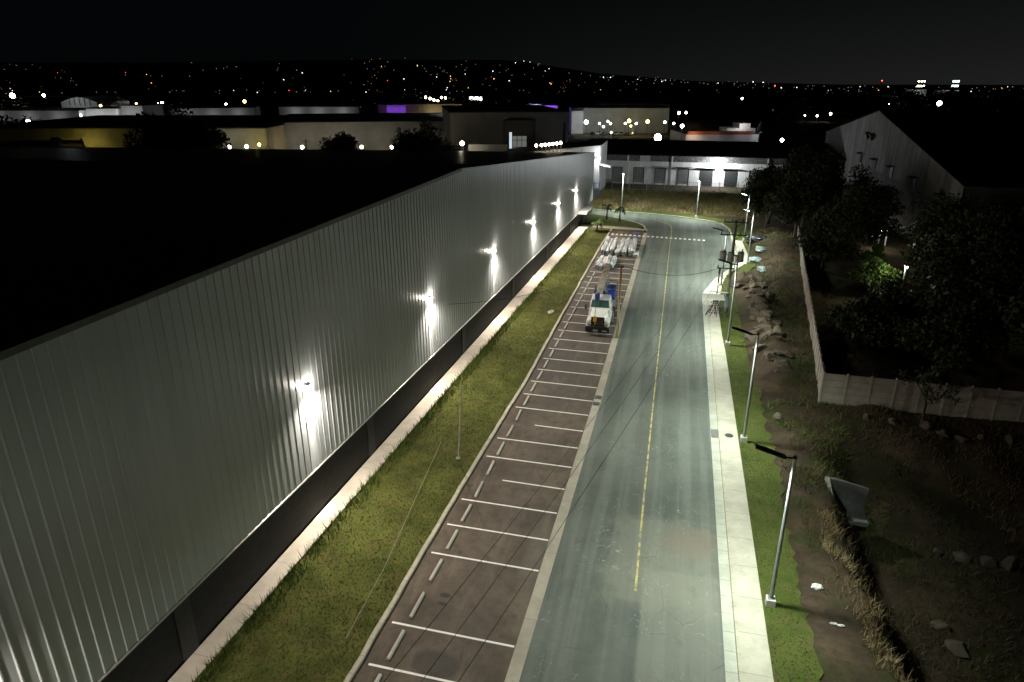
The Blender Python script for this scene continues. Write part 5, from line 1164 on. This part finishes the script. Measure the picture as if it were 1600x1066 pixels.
for (x, y), h, r_, nl, l in (((17.5, 108), 9.6, 4.6, 6500, 'dark tree beside the far end of the concrete fence'), ((20.5, 121), 11.2, 5.6, 7000, 'tallest dark tree before the gabled warehouse'), ((15.8, 127), 8.2, 4.4, 5500, 'dark tree nearest the road bend, before the long warehouse'), ((23.5, 99), 8.6, 4.8, 6000, 'dark tree standing just inside the long fence'), ((27.5, 112), 9.5, 4.6, 5200, 'dark tree in front of the stained gable wall'),
    ((29.0, 72), 10.6, 6.0, 8500, 'wide dark tree behind the front fence at the right'), ((35.5, 80), 10.5, 5.6, 6500, 'dark tree at the right edge of the photo before the black roof'), ((31.5, 58), 9.4, 5.2, 8000, 'dark tree overhanging the front fence at the right edge'), ((23.5, 62), 4.4, 3.6, 4500, 'low dark tree close behind the front fence'), ((18.2, 66), 3.7, 3.2, 4000, 'low dark tree touching the long fence from inside'), ((22.0, 70), 4.0, 3.8, 4500, 'dark tree in the near corner of the fenced yard'), ((26.5, 66), 5.8, 4.2, 5200, 'dark tree between the front fence and the wide dark tree'), ((33.5, 66), 8.0, 4.4, 5000, 'dark tree behind the overhanging tree at the right edge'), ((38.0, 62), 8.5, 4.5, 4000, 'dark tree cut by the right edge of the photo, low down'), ((33.0, 92), 9.5, 5.2, 5200, 'dark tree before the side wall of the gabled warehouse'), ((41, 90), 10.0, 5.0, 4200, 'dark tree cut by the right edge of the photo, high up'), ((18.6, 92), 6.4, 3.6, 4500, 'dark tree leaning on the middle of the long fence'), ((14.5, 120), 7.2, 4.0, 5200, 'bushy dark tree on the slope above the tarpaulins'), ((16.2, 135), 7.6, 4.2, 4800, 'dark tree at the right end of the brushy bank'), ((23, 138), 9.0, 5.0, 4500, 'dark tree close to the wall of the long white warehouse'), ((29.5, 84), 6.6, 3.6, 4500, 'low spreading dark tree in the yard behind the long fence')):
    tree('leafy_tree', l, (x, y, 0), h*1.05, r_*1.18, int(nl*1.7), .21, MLEAF, GT, 20, .85)
tree('yard_bush', 'bright green lit bush in the yard behind the long fence', (22.0, 80.5, 0), 5.0, 2.8, 4200, .17, MLEAF2, None, 8, .9, 'bush')
tree('yard_bush', 'smaller lit bush beyond the bright green one in the yard', (24.5, 92, 0), 4.0, 1.8, 2200, .18, MLEAF2, None, 6, .9, 'bush')
t = thing('bare_tree', 'small bare branching tree in front of the concrete fence', 'tree', (19.2, 51.6, hz(19.2, 51.6))); mb = MB(); tips = limbs(mb, None, 4.2, .11, .03, 2.4, 7); mb.build('trunk', MBARK, t, True)
V, F = leaves(700, [tuple(p) for p in tips], [.5]*len(tips), .13); raw('crown', V, F, MLEAF, t)
yl_ = (29.29, 105.83, 2.74); t = thing('yard_pole', 'white lit pole with a crossbar in the yard before the gabled warehouse', 'utility pole', (yl_[0], yl_[1], 0), R(-20)); zt = (28.87, 105.73, 5.84)[2]; m = MB(); m.tube([(0, 0, 0), (0, 0, zt)], .11, 8); m.build('pole', MWPAINT, t, True); m = MB(); m.box((.9, 0, zt-1.3), (2.8, .10, .10)); m.build('crossbar', MWPAINT, t)
post_lamp('yard lamp glowing between the dark trees at the right', (39.27, 89.72, 0.24), .14, EW, 160, LWHITE, (-.3, -.5, 0), 'yard_lamp')
post_lamp('added warm lamp in front of the bright green bush', (23.8, 76.8, 5.6), .08, EWW, 800, (1, 1, .72), (-.3, .3, -.2), 'yard_lamp')  # added lamp, placed to light the near side of the bush
post_lamp('hidden yard lamp lighting the white pole and the green bush', (yl_[0]-1.6, yl_[1]-3.0, 4.2), .12, EWW, 260, (1, .96, .75), (0, -.4, -.3), 'yard_lamp')
# far dark bushes and woods
n = 420; V = []; F = []; cs = []; rs = []
for i in range(n):
    a = random.uniform(.02, .80); d = random.uniform(430, 760); x, y = polar(a, d); cs.append((x, y, random.uniform(2, 9) + 4*mnoise.noise((a*9, 0, 0)))); rs.append(random.uniform(5, 11))
V, F = leaves(26000, cs, rs, 1.5, (1, 1, .8)); o = raw('distant_woods', V, F, MLEAF); o['kind'] = 'stuff'; o['label'] = 'dark woods on the near horizon behind the lit buildings'
cs = []; rs = []
for i in range(90):
    a = random.uniform(-.80, -.40); d = random.uniform(255, 320); x, y = polar(a, d); cs.append((x, y, random.uniform(1, 7))); rs.append(random.uniform(2.5, 4.5))
for i in range(200):
    a = random.uniform(-.82, .05); d = random.uniform(480, 800); x, y = polar(a, d); cs.append((x, y, random.uniform(1, 6))); rs.append(random.uniform(4, 8))
V, F = leaves(15000, cs, rs, 1.0, (1, 1, .8)); o = raw('distant_woods', V, F, MLEAF); o['kind'] = 'stuff'; o['label'] = 'dark bushes and woods in the far left distance'
